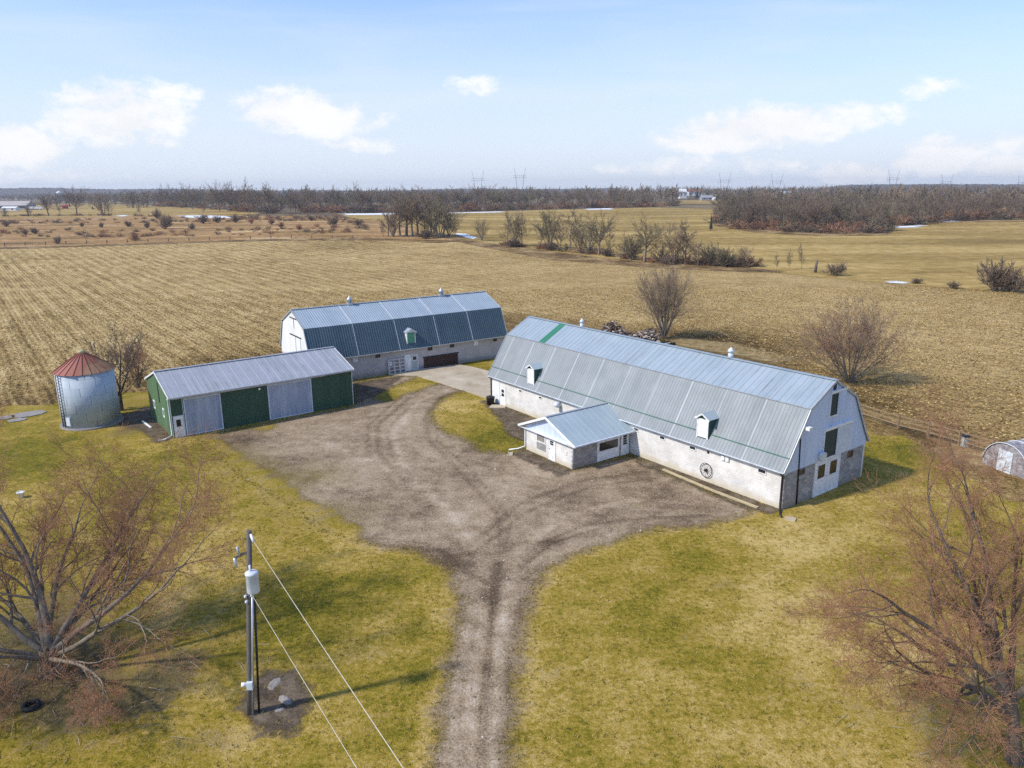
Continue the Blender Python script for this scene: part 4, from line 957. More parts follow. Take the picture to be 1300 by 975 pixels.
# pallet rack leaning on the far barn
m2 = Matrix.Translation((-23.278, 84.593, 0)) @ Matrix.Rotation(ang(33.984), 4, 'Z')
rk = thing('livestock_gate', 'white slatted wooden rack leaning against the far barn beside the white door', 'rack', m2 @ Vector((10.75, -.5, 0)), ang(33.984))
M_RACK = mat('grey_white_boards', color=(0.52, 0.5, 0.48), rough=.8)
mb = MB(); lean = .3
def rkp(x, z): return (x, .06 + lean * z / 1.8, z)
for k in range(5): mb.beam(rkp(-1.1, .08 + k * .43), rkp(1.1, .08 + k * .43), .05, .16)
mb.build('slat_panel', M_RACK, rk)
for x in (-1.1, -.38, .38, 1.1): MB().beam(rkp(x, 0), rkp(x, 1.9), .2, .05, upv=(0, 1, 0)).build('upright', M_RACK, rk)
MB().obox(rkp(-.8, 1.35), (1, 0, 0), (0, .98, -.16), (0, .16, .98), .35, .03, .5).build('white_board', M_WHITE, rk)
# barrel / black bin by the near barn's far door
tp = mw @ Vector((-.8, 34.6, 0)); rb_ = thing('rubbish_bin', 'small black bin beside the white door of the near barn', 'bin', tp)
MB().lathe([(.36, 0), (.44, .75), (.47, .77), (.47, .82)], 14).build('body', M_BLACK, rb_); MB().lathe([(.48, .82), (.4, .92), (.08, .96)], 14).build('lid', M_BLACK, rb_)
st_ = MB(); st_.prism([(-.9, -.5), (.8, -.6), (.9, .4), (-.6, .6)], lambda x, y: (x, y, 0), lambda x, y: (x, y, .12)); tag(st_.build('door_step', M_CONC, None, mw @ Vector((-.75, 33.4, 0))), 'low concrete step below the far white door of the near barn', 'step')
def rock(px, py, s, label, seed, flat=.45):
    r_ = random.Random(seed); mb = MB(); p = G(px, py); n_ = 10; prof = []
    o = len(mb.v)
    rings = [(1.0, 0), (1.08, .35), (.85, .75), (.45, 1.0)]
    for rr_, zz in rings:
        for j in range(n_):
            t = 2 * math.pi * j / n_; q = rr_ * (1 + .22 * math.sin(2 * t + seed) + r_.uniform(-.12, .12))
            mb.v.append((s * q * math.cos(t), s * .7 * q * math.sin(t), s * flat * zz * r_.uniform(.85, 1.1)))
    for i in range(3):
        for j in range(n_):
            j2 = (j + 1) % n_; mb.f.append([i * n_ + j, i * n_ + j2, (i + 1) * n_ + j2, (i + 1) * n_ + j]); mb.m.append(0); mb.sm.append(False)
    mb.f.append([3 * n_ + j for j in range(n_)]); mb.m.append(0); mb.sm.append(False)
    b = mb.build('stone', M_STONE, None, (p.x, p.y, -.03)); b.rotation_euler = (0, 0, seed * 1.3)
    return tag(b, label, 'stone', 'stones on the dirt around the pole')
rock(348, 869, .42, 'large flat grey stone at the top of the dirt patch by the pole', 1, .25)
rock(362, 890, .33, 'pointed pale stone right of the pole on the dirt', 2, .6)
rock(355, 902, .2, 'small pale stone just below the pointed stone by the pole', 3, .5)
rock(370, 912, .09, 'tiny stone lowest of those around the pole', 4, .5)
for k, (px, py, s_, lb) in enumerate([(38, 526, 1.5, 'broad flat concrete slab in the grass left of the grain bin'), (22, 534, .8, 'smaller broken slab piece in front of the broad slab near the grain bin'), (5, 531, .9, 'flat slab at the edge of the picture left of the grain bin')]):
    p = G(px, py); r_ = random.Random(k + 8)
    poly = [(s_ * 1.15 * math.cos(t) * r_.uniform(.8, 1.15), s_ * .8 * math.sin(t) * r_.uniform(.8, 1.15)) for t in [2 * math.pi * i / 9 for i in range(9)]]
    mb = MB(); mb.prism(poly, lambda x, y: (x, y, -.02), lambda x, y: (x, y, .09)); o = mb.build('concrete_slab', M_STONE, None, p); o.rotation_euler.z = .5; tag(o, lb, 'slab', 'slabs left of the bin')
# tyre in the brush
p = G(40, 898); ty = thing('old_tyre', 'black tyre lying in the brush under the left tree', 'tyre', p)
mb = MB(); n_ = 24
mb.tube([(.3 * math.cos(2 * math.pi * i / n_), .3 * math.sin(2 * math.pi * i / n_), .1) for i in range(n_ + 1)], .11, 8); mb.build('tread', M_BLACK, ty)
p = G(27, 632); bk = thing('white_bucket', 'small white pail lying on the grass behind the left tree', 'pail', p); MB().lathe([(.2, 0), (.26, .45), (.28, .46)], 14).build('pail', M_WHITE, bk); MB().tube([(-.26, 0, .42), (-.15, 0, .6), (.15, 0, .6), (.26, 0, .42)], .012, 5).build('handle', M_ZINC, bk)
mb = MB(); p0, p1 = G(181, 536), G(192, 544); mb.beam(p0 + Vector((0, 0, .12)), p1 + Vector((0, 0, .08)), .16, .1); tag(mb.build('fallen_downspout', M_WHITE), 'white length of downspout lying on the grass beside the shed', 'downspout')
for k, (px, py, lb) in enumerate([(206, 560, 'white splash block at the foot of the shed downspout'), (648, 577, 'white stones under the annex downspout spout'), (1003, 660, 'pale splash block at the end of the black downspout')]):
    p = G(px, py); mb = MB(); mb.prism([(-.35, -.18), (.35, -.26), (.4, .24), (-.35, .18)], lambda x, y: (x, y, 0), lambda x, y: (x * .95, y * .95, .1)); mb.box(-.33, .36, -.2, -.15, .1, .16); mb.box(-.33, .36, .15, .2, .1, .16)
    o = mb.build('splash_block', M_CONC, None, p); o.rotation_euler.z = k * 1.1 + 3.6; tag(o, lb, 'splash block')
# scrap and firewood heap behind the near barn
r_ = random.Random(9)
def heap(name, label, a, b, wd, ht, n_, mt, cat):
    mb = MB()
    for _ in range(n_):
        t = r_.random(); c = Vector(a).lerp(Vector(b), t); q = r_.gauss(0, .45)
        h = ht * math.exp(-q * q * 2) * (.6 + .4 * math.sin(t * 9)) * r_.random(); c += Vector((r_.uniform(-.3, .3), q * wd, max(.1, h)))
        d = Vector((r_.uniform(-1, 1), r_.uniform(-1, 1), r_.uniform(-.5, .5))).normalized(); l_ = r_.uniform(.4, 1.6)
        if r_.random() < .5: mb.tube([c - d * l_ / 2, c + d * l_ / 2], r_.uniform(.07, .16), 6, r_.choice((0, 0, 1, 2)))
        else: mb.beam(c - d * l_ / 2, c + d * l_ / 2, r_.uniform(.1, .5), r_.uniform(.04, .12), r_.choice((0, 1, 1, 2)))
    o = mb.build(name, mt); tag(o, label, cat, kind='stuff'); return o
M_LOGP = mat('pale_boards', color=(0.42, 0.37, 0.33), rough=.85); M_LOGD = mat('dark_logs', color=(0.07, 0.05, 0.045), rough=.9)
heap('firewood_heap', 'tangled heap of grey logs and boards behind the near barn', G(768, 424), G(835, 436), 2.0, 2.2, 420, [M_LOG, M_LOGP, M_LOGD], 'wood heap')
p = G(846, 443); tb = thing('scrap_trailer', 'low dark trailer frame at the right end of the wood heap', 'trailer', p, .6)
MB().box(-1.1, 1.1, -.6, .6, .5, .66).box(-1.1, 1.1, -.62, -.57, .66, .95).box(-1.1, 1.1, .57, .62, .66, .95).build('bed', M_BLACK, tb)
MB().box(-1.05, 1.0, -.56, .56, .67, .72).build('load_board', M_GREYPAINT, tb)
for sy in (-1, 1): MB().tube([(0, sy * .66, .32), (0, sy * .82, .32)], .32, 14).build('wheel', M_BLACK, tb)
MB().beam((1.1, 0, .55), (2.0, 0, .45), .1, .08).build('tow_bar', M_RUSTY, tb)

# ---- fences
def rail_fence(name, label, pts, ht, rails, mt, pw=.14, every=None):
    o = thing(name, label, 'fence', pts[0]); b0 = Vector(pts[0])
    for i, p in enumerate(pts):
        q = Vector(p) - b0; MB().beam(q - Vector((0, 0, .1)), q + Vector((0, 0, ht)), pw, pw).build('post', mt, o)
    mb = MB()
    for k in rails:
        for a, b in zip(pts[:-1], pts[1:]):
            mb.beam(Vector(a) - b0 + Vector((0, 0, k)), Vector(b) - b0 + Vector((0, 0, k)), .05, .13)
    mb.build('rails', mt, o); return o
fp = [G(1090, 529), G(1140, 545), G(1178, 554.5), G(1217, 566)]
dlt = fp[-1] - fp[-2]
fp += [fp[-1] + dlt, fp[-1] + dlt * 2]
fp = [fp[0] - (fp[1] - fp[0])] + fp
rail_fence('rail_fence', 'weathered three-rail wooden fence between the near barn lawn and the stubble', fp, 1.42, (.45, .85, 1.28), M_FENCE, .17)
pts = [G(-20 + 26 * k, 313.5 - (k * .75 if k < 14 else 10.5)) for k in range(19)]
o = thing('wire_fence', 'long low wire fence of dark posts between the stubble and the rusty meadow', 'fence', pts[0])
for p in pts: MB().beam(p - pts[0], p - pts[0] + Vector((0, 0, 1.5)), .3, .3).build('post', M_BARKD, o)
mb = MB()
for a, b in zip(pts[:-1], pts[1:]):
    for k in (.5, .9, 1.3): mb.beam(a - pts[0] + Vector((0, 0, k)), b - pts[0] + Vector((0, 0, k)), .03, .03)
mb.build('wires', M_RUSTY, o)
p = G(1217, 566); gb = thing('fence_gate_box', 'grey-green mineral feeder box at the last visible fence post', 'feeder', p + Vector((.35, -.25, 0)))
MB().box(-.25, .25, -.2, .2, 0, .95).build('box_body', M_SAGE, gb); MB().box(-.3, .3, -.26, .26, .95, 1.03).build('lid', M_BLACK, gb)

# ---- weathered shelter at the right edge
HS = G(1262, 592)
hs = thing('hoop_shelter', 'weathered grey arched shelter half hidden by twigs at the right edge', 'shelter', HS + Vector((2.0, -.6, 0)), R(18))
def f_patch(n, st):
    o = n.obj(); a = n.noise(o, 2.2, 5, .7); b = n.noise(n.vmap(o, (1, 1, 4)), 3.0, 4, .7)
    st(color=n.ramp(n.add(n.mul(a, .6), n.mul(b, .4)), [(0.34, (0.10, 0.08, 0.08)), (0.5, (0.27, 0.25, 0.26)), (0.66, (0.52, 0.51, 0.53))]), rough=.6)
M_PATCH = mat('weathered_sheet', f_patch)
mb = MB(); prof = [(1.9 * math.cos(math.pi * i / 12), .5 + 1.9 * math.sin(math.pi * i / 12) * .95) for i in range(13)]
for (a, b) in zip(prof[:-1], prof[1:]): mb.add([(-2.2, a[0], a[1]), (2.2, a[0], a[1]), (2.2, b[0], b[1]), (-2.2, b[0], b[1]), (-2.2, a[0], a[1] + .05), (2.2, a[0], a[1] + .05), (2.2, b[0], b[1] + .05), (-2.2, b[0], b[1] + .05)], [(0, 1, 2, 3), (4, 7, 6, 5), (0, 4, 5, 1), (2, 6, 7, 3)])
mb.build('arched_roof', M_PATCH, hs)
mb = MB(); mb.prism([(1.88, 0)] + [(p_[0] * .98, p_[1] - .03) for p_ in prof] + [(-1.88, 0)], lambda y, z: (-2.16, y, z), lambda y, z: (-2.1, y, z)); mb.build('end_panel', M_PATCH, hs)
for x in (-2.22, -.75, .75, 2.22):
    MB().tube([(x, p_[0] * 1.015, p_[1] + .06) for p_ in prof], .035, 6).build('hoop', M_GREYPAINT, hs)
MB().box(-2.24, -2.17, -.6, .6, .02, 1.75).build('door', M_GREYPAINT, hs)
mb = MB(); mb.box(-2.15, 2.15, -1.9, -1.82, 0, .55); mb.box(-2.15, 2.15, 1.82, 1.9, 0, .55); mb.build('side_wall', M_GREYPAINT, hs)

# ------------------------------------------------------------------ trees
UPV = Vector((0, 0, 1))
def perp(d, rng):
    a = Vector((rng.gauss(0, 1), rng.gauss(0, 1), rng.gauss(0, 1))); a -= d * a.dot(d)
    return a.normalized() if a.length > 1e-6 else d.orthogonal()
def grow(rng, tmb, cmb, buds, p, d, Ln, r, sp, lvl, split, rmin, budsz):
    s = sp[lvl]; k = s['seg']; pts = [p.copy()]; rad = [r]; dd = d.copy(); q = p.copy()
    for i in range(k):
        dd = (dd + perp(dd, rng) * s['wig'] + UPV * s['trop']).normalized()
        q = q + dd * (Ln / k); pts.append(q.copy()); rad.append(max(rmin, r * (1 - (i + 1) / k * s['tap'])))
    (tmb if lvl < split else cmb).tube(pts, rad, s['sides'], 0, cap=False)
    last = lvl == len(sp) - 1
    if last:
        if buds is not None:
            for _ in range(s.get('buds', 2)):
                t = rng.uniform(.3, 1) * k; i = min(int(t), k - 1); c = pts[i].lerp(pts[i + 1], t - i)
                a = perp(dd, rng) * budsz * rng.uniform(.6, 1.4); b = perp(dd, rng) * budsz * rng.uniform(.6, 1.3)
                o = len(buds.v); buds.v += [tuple(c + a), tuple(c - a * .5 + b), tuple(c - a * .5 - b), tuple(c + dd * budsz)]
                for f_ in ((0, 1, 2), (0, 3, 1), (1, 3, 2)): buds.f.append([o + i_ for i_ in f_]); buds.m.append(0); buds.sm.append(False)
        return
    n_ = s['n']; n_ = n_ if isinstance(n_, int) else rng.randint(*n_)
    for j in range(n_):
        t = s['t0'] + (1 - s['t0']) * ((j + rng.random()) / n_); tt = t * k; i = min(int(tt), k - 1)
        c = pts[i].lerp(pts[i + 1], tt - i); rr_ = rad[i] + (rad[i + 1] - rad[i]) * (tt - i)
        bd = (pts[i + 1] - pts[i]).normalized(); an_ = R(rng.uniform(*s['ang']))
        nd = (bd * math.cos(an_) + perp(bd, rng) * math.sin(an_)).normalized()
        grow(rng, tmb, cmb, buds, c, nd, Ln * s['ratio'] * rng.uniform(.7, 1.15) * (1 - s['ap'] * t), max(rmin, rr_ * s['rr']), sp, lvl + 1, split, rmin, budsz)
    # leader carries on
    grow(rng, tmb, cmb, buds, pts[-1], dd, Ln * s['ratio'] * .75, max(rmin, rad[-1] * .9), sp, lvl + 1, split, rmin, budsz)
def spec(n, ratio, ang_, seg=3, wig=.18, trop=.05, tap=.6, sides=4, t0=.25, rr=.6, ap=.35, **k):
    return dict(n=n, ratio=ratio, ang=ang_, seg=seg, wig=wig, trop=trop, tap=tap, sides=sides, t0=t0, rr=rr, ap=ap, **k)
def fix(mbs, H):
    z = max(v[2] for b in mbs if b for v in b.v)
    k = H / z
    for b in mbs:
        if b: b.v = [(v[0] * k, v[1] * k, v[2] * k) for v in b.v]
def tree_parts(seed, H, sp, trunk_len, r0, stems=None, split=2, rmin=.02, buds=False, budsz=.04, lean=(0, 0)):
    rng = random.Random(seed); t, c = MB(), MB(); b = MB() if buds else None
    if stems:
        for (azm, tl, ln, rr_) in stems:
            d = Vector((math.cos(R(azm)) * math.sin(R(tl)), math.sin(R(azm)) * math.sin(R(tl)), math.cos(R(tl))))
            grow(rng, t, c, b, Vector((math.cos(R(azm)) * .15, math.sin(R(azm)) * .15, -.1)), d, ln, rr_, sp, 0, split, rmin, budsz)
    else:
        grow(rng, t, c, b, Vector((0, 0, -.15)), Vector((lean[0], lean[1], 1)).normalized(), trunk_len, r0, sp, 0, split, rmin, budsz)
    fix([t, c, b], H)
    return t, c, b
def tree_obj(name, label, cat, loc, parts, mats, rz=0, group=None):
    o = thing(name, label, cat, loc, rz, group); t, c, b = parts
    t.build('trunk', mats[0], o); cr = c.build('crown', mats[1], o)
    if b: b.build('buds', mats[2], cr)
    return o
def copy_tree(o):
    c = o.copy(); C.objects.link(c)
    for ch in o.children:
        k = ch.copy(); C.objects.link(k); k.parent = c
        for g_ in ch.children:
            gg = g_.copy(); C.objects.link(gg); gg.parent = k
    return c

# foreground maples
SP_BIG = [spec(7, .62, (22, 50), 5, .13, .06, .6, 8, .3, .62, .3), spec(7, .55, (25, 55), 5, .2, .03, .65, 6, .25, .55, .35), spec(7, .52, (25, 60), 4, .25, .03, .65, 5, .2, .55, .3), spec(6, .5, (25, 60), 3, .3, .05, .6, 4, .2, .6, .3), spec(5, .55, (25, 60), 2, .3, .08, .5, 3, .2, .7, .2), spec(0, 0, (0, 0), 1, .25, .05, .5, 3, buds=2)]
def stems_tree(seed, H, stems, sp, split=1, rmin=.012, budsz=.04, buds=True, trunk=None):
    """stems: (azimuth, tilt from vertical, length, radius, start height)"""
    rng = random.Random(seed); t, c = MB(), MB(); b = MB() if buds else None
    if trunk: t.tube([(0, 0, -.3), (trunk[3] * .4, trunk[4] * .4, trunk[0] * .5), (trunk[3], trunk[4], trunk[0])], [trunk[1] * 1.35, trunk[1], trunk[2]], 10, 0, cap=False)
    for (azm, tl, ln, rr_, h0) in stems:
        d = Vector((math.cos(R(azm)) * math.sin(R(tl)), math.sin(R(azm)) * math.sin(R(tl)), math.cos(R(tl))))
        f_ = h0 / trunk[0] if trunk else 0
        o = Vector((math.cos(R(azm)) * rr_ * .9 + (trunk[3] * f_ if trunk else 0), math.sin(R(azm)) * rr_ * .9 + (trunk[4] * f_ if trunk else 0), h0 - .1))
        grow(rng, t, c, b, o, d, ln, rr_, sp, 0, split, rmin, budsz)
    fix([t, c, b], H)
    return t, c, b
SP_STEM = [spec(7, .58, (22, 55), 6, .13, .025, .72, 8, .2, .56, .3), spec(6, .6, (25, 60), 5, .2, .015, .68, 5, .2, .54, .35),
           spec(6, .6, (25, 62), 4, .22, .015, .65, 4, .12, .6, .25), spec(5, .66, (25, 62), 3, .26, .02, .6, 3, .12, .7, .2), spec(0, 0, (0, 0), 2, .2, .04, .5, 3, buds=1)]
p = G(66, 856)
bigL = tree_obj('maple_tree', 'wide spreading many-stemmed bare tree with reddish buds in the lower left corner', 'tree', p,
    stems_tree(21, 13.4, [(-5, 62, 7.6, .15, 1.0), (18, 52, 8.0, .17, 1.2), (50, 42, 7.6, .16, 1.3), (95, 22, 7.2, .19, 1.4), (140, 30, 7.0, .17, 1.2), (172, 46, 7.2, .16, 1.2), (155, 56, 7, .13, 1.1), (120, 48, 7, .14, 1.2), (205, 62, 6.4, .13, 1.0), (265, 62, 4.6, .11, 1.0), (318, 64, 5.4, .12, 1.0), (80, 55, 6, .14, 1.1)], SP_STEM, 2, .0052, .02, trunk=(1.4, .42, .34, 0, 0)), (M_BARK, M_TWIGR, M_BUD))
p = G(1288, 968)
bigR = tree_obj('maple_tree', 'tall leaning bare tree with rust-red twigs at the lower right edge', 'tree', p,
    stems_tree(33, 14.5, [(172, 52, 6.8, .16, 2.6), (158, 40, 7.4, .18, 3.2), (135, 26, 7.8, .18, 3.2), (198, 62, 5.6, .15, 2.4), (95, 22, 8.2, .18, 3.2), (112, 50, 6.6, .14, 2.8), (60, 42, 6.6, .18, 3.0), (10, 40, 6.5, .18, 3.1), (150, 62, 6.2, .16, 2.5)], SP_STEM, 2, .0052, .02, trunk=(3.2, .27, .22, -.5, .3)), (M_BARKD, M_TWIGR, M_BUD))
# a thicket of thin suckers at the foot of the left tree
SP_SHR = [spec(6, .6, (18, 48), 4, .16, .05, .6, 4, .15, .65, .3), spec(5, .58, (22, 55), 3, .25, .06, .6, 3, .2, .7, .25), spec(0, 0, (0, 0), 2, .25, .08, .5, 3, buds=2)]
def shrub_parts(seed, H, spread, n_, r_, rmin, buds=False, sp=SP_SHR):
    rng = random.Random(seed)
    return stems_tree(seed, H, [(rng.uniform(0, 360), rng.uniform(4, spread), H * rng.uniform(.55, .8), r_, 0) for _ in range(n_)], sp, 1, rmin, .04, buds)
tree_obj('shrub', 'tangled reddish undergrowth thicket at the foot of the lower left tree', 'shrub', G(72, 862), shrub_parts(5, 2.2, 60, 10, .02, .006), (M_TWIG, M_TWIG, M_BUD))
tree_obj('shrub', 'pale dead brush spilling out at the left picture edge below the big tree', 'shrub', G(8, 880), shrub_parts(6, 2.8, 62, 10, .025, .007), (M_BARK, M_TWIG, M_BUD))

# yard trees of middle size
SP_MID = [spec(8, .5, (16, 44), 6, .07, .03, .7, 6, .28, .52, .35), spec(6, .56, (20, 52), 4, .15, .03, .65, 4, .2, .58, .3), spec(6, .56, (22, 55), 3, .2, .04, .6, 3, .15, .7, .25), spec(0, 0, (0, 0), 2, .2, .07, .5, 3, buds=2)]
def vase(seed, H, n_, t0, t1, r_, sp=SP_MID, **k):
    rng = random.Random(seed)
    return stems_tree(seed, H, [(360 * i / n_ + rng.uniform(-18, 18), rng.uniform(t0, t1), H * rng.uniform(.58, .72), r_ * rng.uniform(.7, 1.1), 0) for i in range(n_)], sp, 1, **k)
p = G(843, 430)
tree_obj('vase_tree', 'grey-stemmed vase-shaped bare tree standing by the wood heap behind the near barn', 'tree', p, vase(41, hgt(p, 333) * 1.12, 15, 3, 30, .12, rmin=.009, buds=True, budsz=.03), (M_BARK, M_TWIGP, M_TWIGR))
p = G(1078, 486)
tree_obj('vase_tree', 'bare fan-shaped tree with orange-red tips behind the near barn gable', 'tree', p, vase(43, hgt(p, 374) * 1.12, 18, 3, 56, .12, rmin=.009, buds=True, budsz=.04), (M_BARK, M_TWIGP, M_BUD))
p = G(154, 521)
SP_SM = [spec(7, .55, (20, 46), 5, .1, .04, .65, 6, .25, .55, .3), spec(6, .54, (22, 50), 4, .16, .05, .65, 4, .2, .6, .3), spec(4, .55, (22, 50), 3, .2, .06, .6, 3, .2, .7, .25), spec(0, 0, (0, 0), 2, .22, .06, .5, 3, buds=1)]
tree_obj('bare_tree', 'small bare tree growing between the grain bin and the green shed', 'tree', p,
    stems_tree(51, hgt(p, 418) * 1.12, [(100, 6, 4.6, .11, 1.8), (10, 24, 4.3, .1, 1.9), (190, 28, 4.2, .1, 1.7), (300, 24, 4.0, .09, 1.6), (60, 34, 3.8, .08, 1.8), (240, 36, 3.6, .08, 1.6), (175, 60, 2.4, .05, 1.4), (20, 55, 2.4, .05, 1.6)], SP_SM, 1, .014, .02, trunk=(1.9, .2, .15, .1, 0)), (M_BARKD, M_TWIG, M_TWIGR))
p = G(176, 492)
tree_obj('bare_tree', 'thin purplish sapling behind the small tree beside the green shed', 'tree', p, vase(53, hgt(p, 432), 5, 4, 22, .07, SP_SM, rmin=.012, buds=False), (M_BARKD, M_TWIGR, M_BUD))

# ---- prototypes for the field edges and woods
SP_W = [spec(13, .42, (28, 62), 7, .05, .03, .75, 6, .18, .5, .3), spec(8, .52, (28, 60), 4, .15, .04, .65, 4, .15, .62, .3), spec(6, .52, (28, 60), 3, .2, .05, .6, 3, .15, .75, .25), spec(0, 0, (0, 0), 1, .2, .06, .5, 3)]
SP_WL = [spec(12, .46, (28, 65), 6, .05, .03, .75, 5, .12, .5, .3), spec(8, .52, (28, 62), 3, .15, .05, .65, 3, .12, .65, .3), spec(4, .5, (28, 60), 2, .2, .06, .5, 3, .1, .8, .2), spec(0, 0, (0, 0), 1, .2, .06, .5, 3)]
SP_WB = [spec(9, 1.15, (24, 66), 4, .08, .02, .55, 6, .45, .6, .1), spec(9, .52, (28, 60), 5, .14, .03, .7, 4, .15, .55, .4), spec(6, .52, (28, 60), 3, .2, .04, .6, 3, .12, .7, .25), spec(0, 0, (0, 0), 1, .2, .06, .5, 3)]
def woods_parts(seed, sp, H, r0, rmin, split=1, tl=.8): return tree_parts(seed, H, sp, H * tl, r0, None, split, rmin)
HEDGE = {'round': [woods_parts(60 + i, SP_WB, 14, .34, .032, 1, .42) for i in range(3)],
         'slim': [woods_parts(70 + i, SP_W, 14, .22, .034) for i in range(3)],
         'vase': [vase(80 + i, 14, 7, 4, 24, .16, [spec(8, .5, (16, 40), 5, .08, .05, .7, 5, .2, .55, .3), spec(7, .52, (20, 50), 3, .18, .07, .6, 3, .15, .7, .25), spec(0, 0, (0, 0), 2, .2, .08, .5, 3)], rmin=.034, buds=False) for i in range(3)],
         'shrub': [shrub_parts(90 + i, 4, 42, 14, .06, .028) for i in range(3)],
         'bush': [shrub_parts(94 + i, 4, 58, 22, .05, .034) for i in range(3)]}
PROTO = {}
def proto(kind, i, mats):
    key = (kind, i, mats[1].name)
    if key not in PROTO:
        t, c, b = HEDGE[kind][i]; PROTO[key] = (t.mesh('trunk', mats[0]), c.mesh('crown', mats[1]), 14 if kind in ('round', 'slim', 'vase') else 4)
    return PROTO[key]
trng = random.Random(77)
def put_tree(name, kind, loc, h, label, group=None, mats=None, wx=1.0, cat='tree', lean=0.0):
    mats = mats or (M_BARKD, M_TWIG)
    tm, cm, H = proto(kind, trng.randrange(3), mats)
    o = thing(name, label, cat, loc, trng.uniform(0, 6.28), group)
    s = h / H; o.scale = (s * wx, s * wx, s)
    if lean: o.rotation_euler = (lean, 0, trng.uniform(2.2, 3.6))
    for nm, me in (('trunk', tm), ('crown', cm)):
        c = bpy.data.objects.new(nm, me); C.objects.link(c); c.parent = o
    return o
G_H = 'bare trees of the hedgerow at the far edge of the stubble'
GREYO = (M_BARK, M_TWIGG); DK = (M_BARKD, M_TWIG)
hedge = [
 (493, 300, 268, 'round', DK, .9, 'low round crown at the left foot of the dense hedgerow clump'), (508, 299, 246, 'round', DK, .9, 'tall crown touching the tallest one of the dense clump on its left'), (524, 300, 244, 'round', GREYO, .9, 'greyish crown between the tallest and the dark tall one of the clump'), (549, 300, 250, 'vase', DK, 1.0, 'dark fan crown in the middle of the dense hedgerow clump'), (564, 301, 258, 'round', GREYO, 1.0, 'pale round crown overlapping the dense pale fan of the clump'),
 (487, 301, 282, 'slim', DK, .7, 'thin sapling at the left end of the dense hedgerow clump'), (499, 301, 262, 'vase', DK, 1.1, 'low broad grey tree second from the left in the dense hedgerow clump'),
 (516, 300, 240, 'round', DK, 1.15, 'tallest round grey-crowned tree of the dense hedgerow clump'), (531, 301, 246, 'round', DK, 1.0, 'dark tall tree right of the tallest crown in the hedgerow clump'),
 (540, 299, 262, 'slim', DK, 1.1, 'narrow tree squeezed in the middle of the hedgerow clump'), (557, 302, 254, 'vase', GREYO, 1.25, 'dense pale-grey fan crown near the right side of the hedgerow clump'),
 (570, 300, 266, 'vase', DK, 1.0, 'lower tree ending the dense hedgerow clump on its right'), (578, 301, 280, 'slim', DK, .9, 'short thin tree between the dense clump and the small snow patch'),
 (612, 306, 278, 'vase', GREYO, .9, 'lone small tree just right of the snow patch in the hedgerow'), (644, 312, 272, 'slim', GREYO, .8, 'first slim tree after the lone small tree of the hedgerow'),
 (653, 313, 268, 'vase', GREYO, .75, 'upright twin-stemmed tree above a dark low bush in the hedgerow'), (663, 313, 271, 'slim', GREYO, .8, 'slim tree standing right above the dark low bush'),
 (686, 316, 266, 'slim', GREYO, .85, 'tall bare tree starting the row of four uprights in the hedgerow'), (697, 316, 270, 'vase', GREYO, .8, 'second upright of the row of four in the hedgerow'),
 (712, 318, 276, 'slim', DK, .9, 'third and darker upright of the row of four in the hedgerow'), (724, 319, 264, 'slim', GREYO, .9, 'tallest upright ending the row of four in the hedgerow'),
 (737, 321, 287, 'vase', DK, .9, 'low dark tree between the four uprights and the broad twin crowns'), (747, 322, 277, 'vase', GREYO, .95, 'left one of the broad twin crowns in the hedgerow'),
 (760, 324, 271, 'round', GREYO, .95, 'right one of the broad twin crowns in the hedgerow'), (774, 325, 292, 'slim', GREYO, .6, 'whip-thin sapling between the twin crowns and the big round tree'),
 (792, 328, 296, 'slim', GREYO, .6, 'short thin sapling left of the big round hedgerow tree'), (801, 330, 300, 'shrub', GREYO, 1, 'upright brushy shrub against the big round hedgerow tree'),
 (818, 333, 274, 'round', GREYO, 1.25, 'big symmetric round-crowned tree alone in the hedgerow'), (838, 334, 308, 'vase', DK, 1.2, 'low bushy tree right of the big round hedgerow tree'),
 (858, 336, 290, 'vase', DK, 1.0, 'sparse crooked tree with two forked stems in the hedgerow'), (870, 337, 283, 'slim', DK, 1.1, 'gaunt tall tree leaning beside the crooked forked one'),
 (886, 338, 306, 'round', DK, 1.0, 'low wide tree right of the gaunt leaning hedgerow tree'), (904, 338, 310, 'shrub', GREYO, 1, 'pale feathery shrub near the right end of the hedgerow'),
 (918, 339, 314, 'shrub', GREYO, 1, 'second feathery shrub nearer the right end of the hedgerow'), (942, 339, 312, 'vase', DK, 1.2, 'broken sprawling tree that ends the hedgerow on the right'),
 (986, 344, 322, 'slim', GREYO, .5, 'thin sapling past the right end of the hedgerow'), (1002, 343, 318, 'slim', GREYO, .5, 'thinnest sapling in the open gap right of the hedgerow'), (1018, 342, 310, 'slim', GREYO, .5, 'last tall sapling before the broken stump in the gap')]
for (px, py, top, kind, mats, wx, lb) in hedge:
    p = G(px, py); put_tree('hedgerow_tree' if kind != 'shrub' else 'shrub', kind, p, hgt(p, top) * 1.14, lb, G_H, mats, wx * (1.0 if kind == 'round' else 1.3), 'tree' if kind != 'shrub' else 'shrub', lean=.18 if 'leaning' in lb or 'broken' in lb else 0)
p = G(1035, 346); h_ = hgt(p, 330); mb = MB(); mb.tube([(0, 0, -.1), (.05, 0, h_ * .5), (.25, 0, h_)], [.45, .36, .3], 8); tag(mb.build('tree_stump', M_BARKD, None, p), 'broken dark stump standing in the gap right of the hedgerow', 'stump')
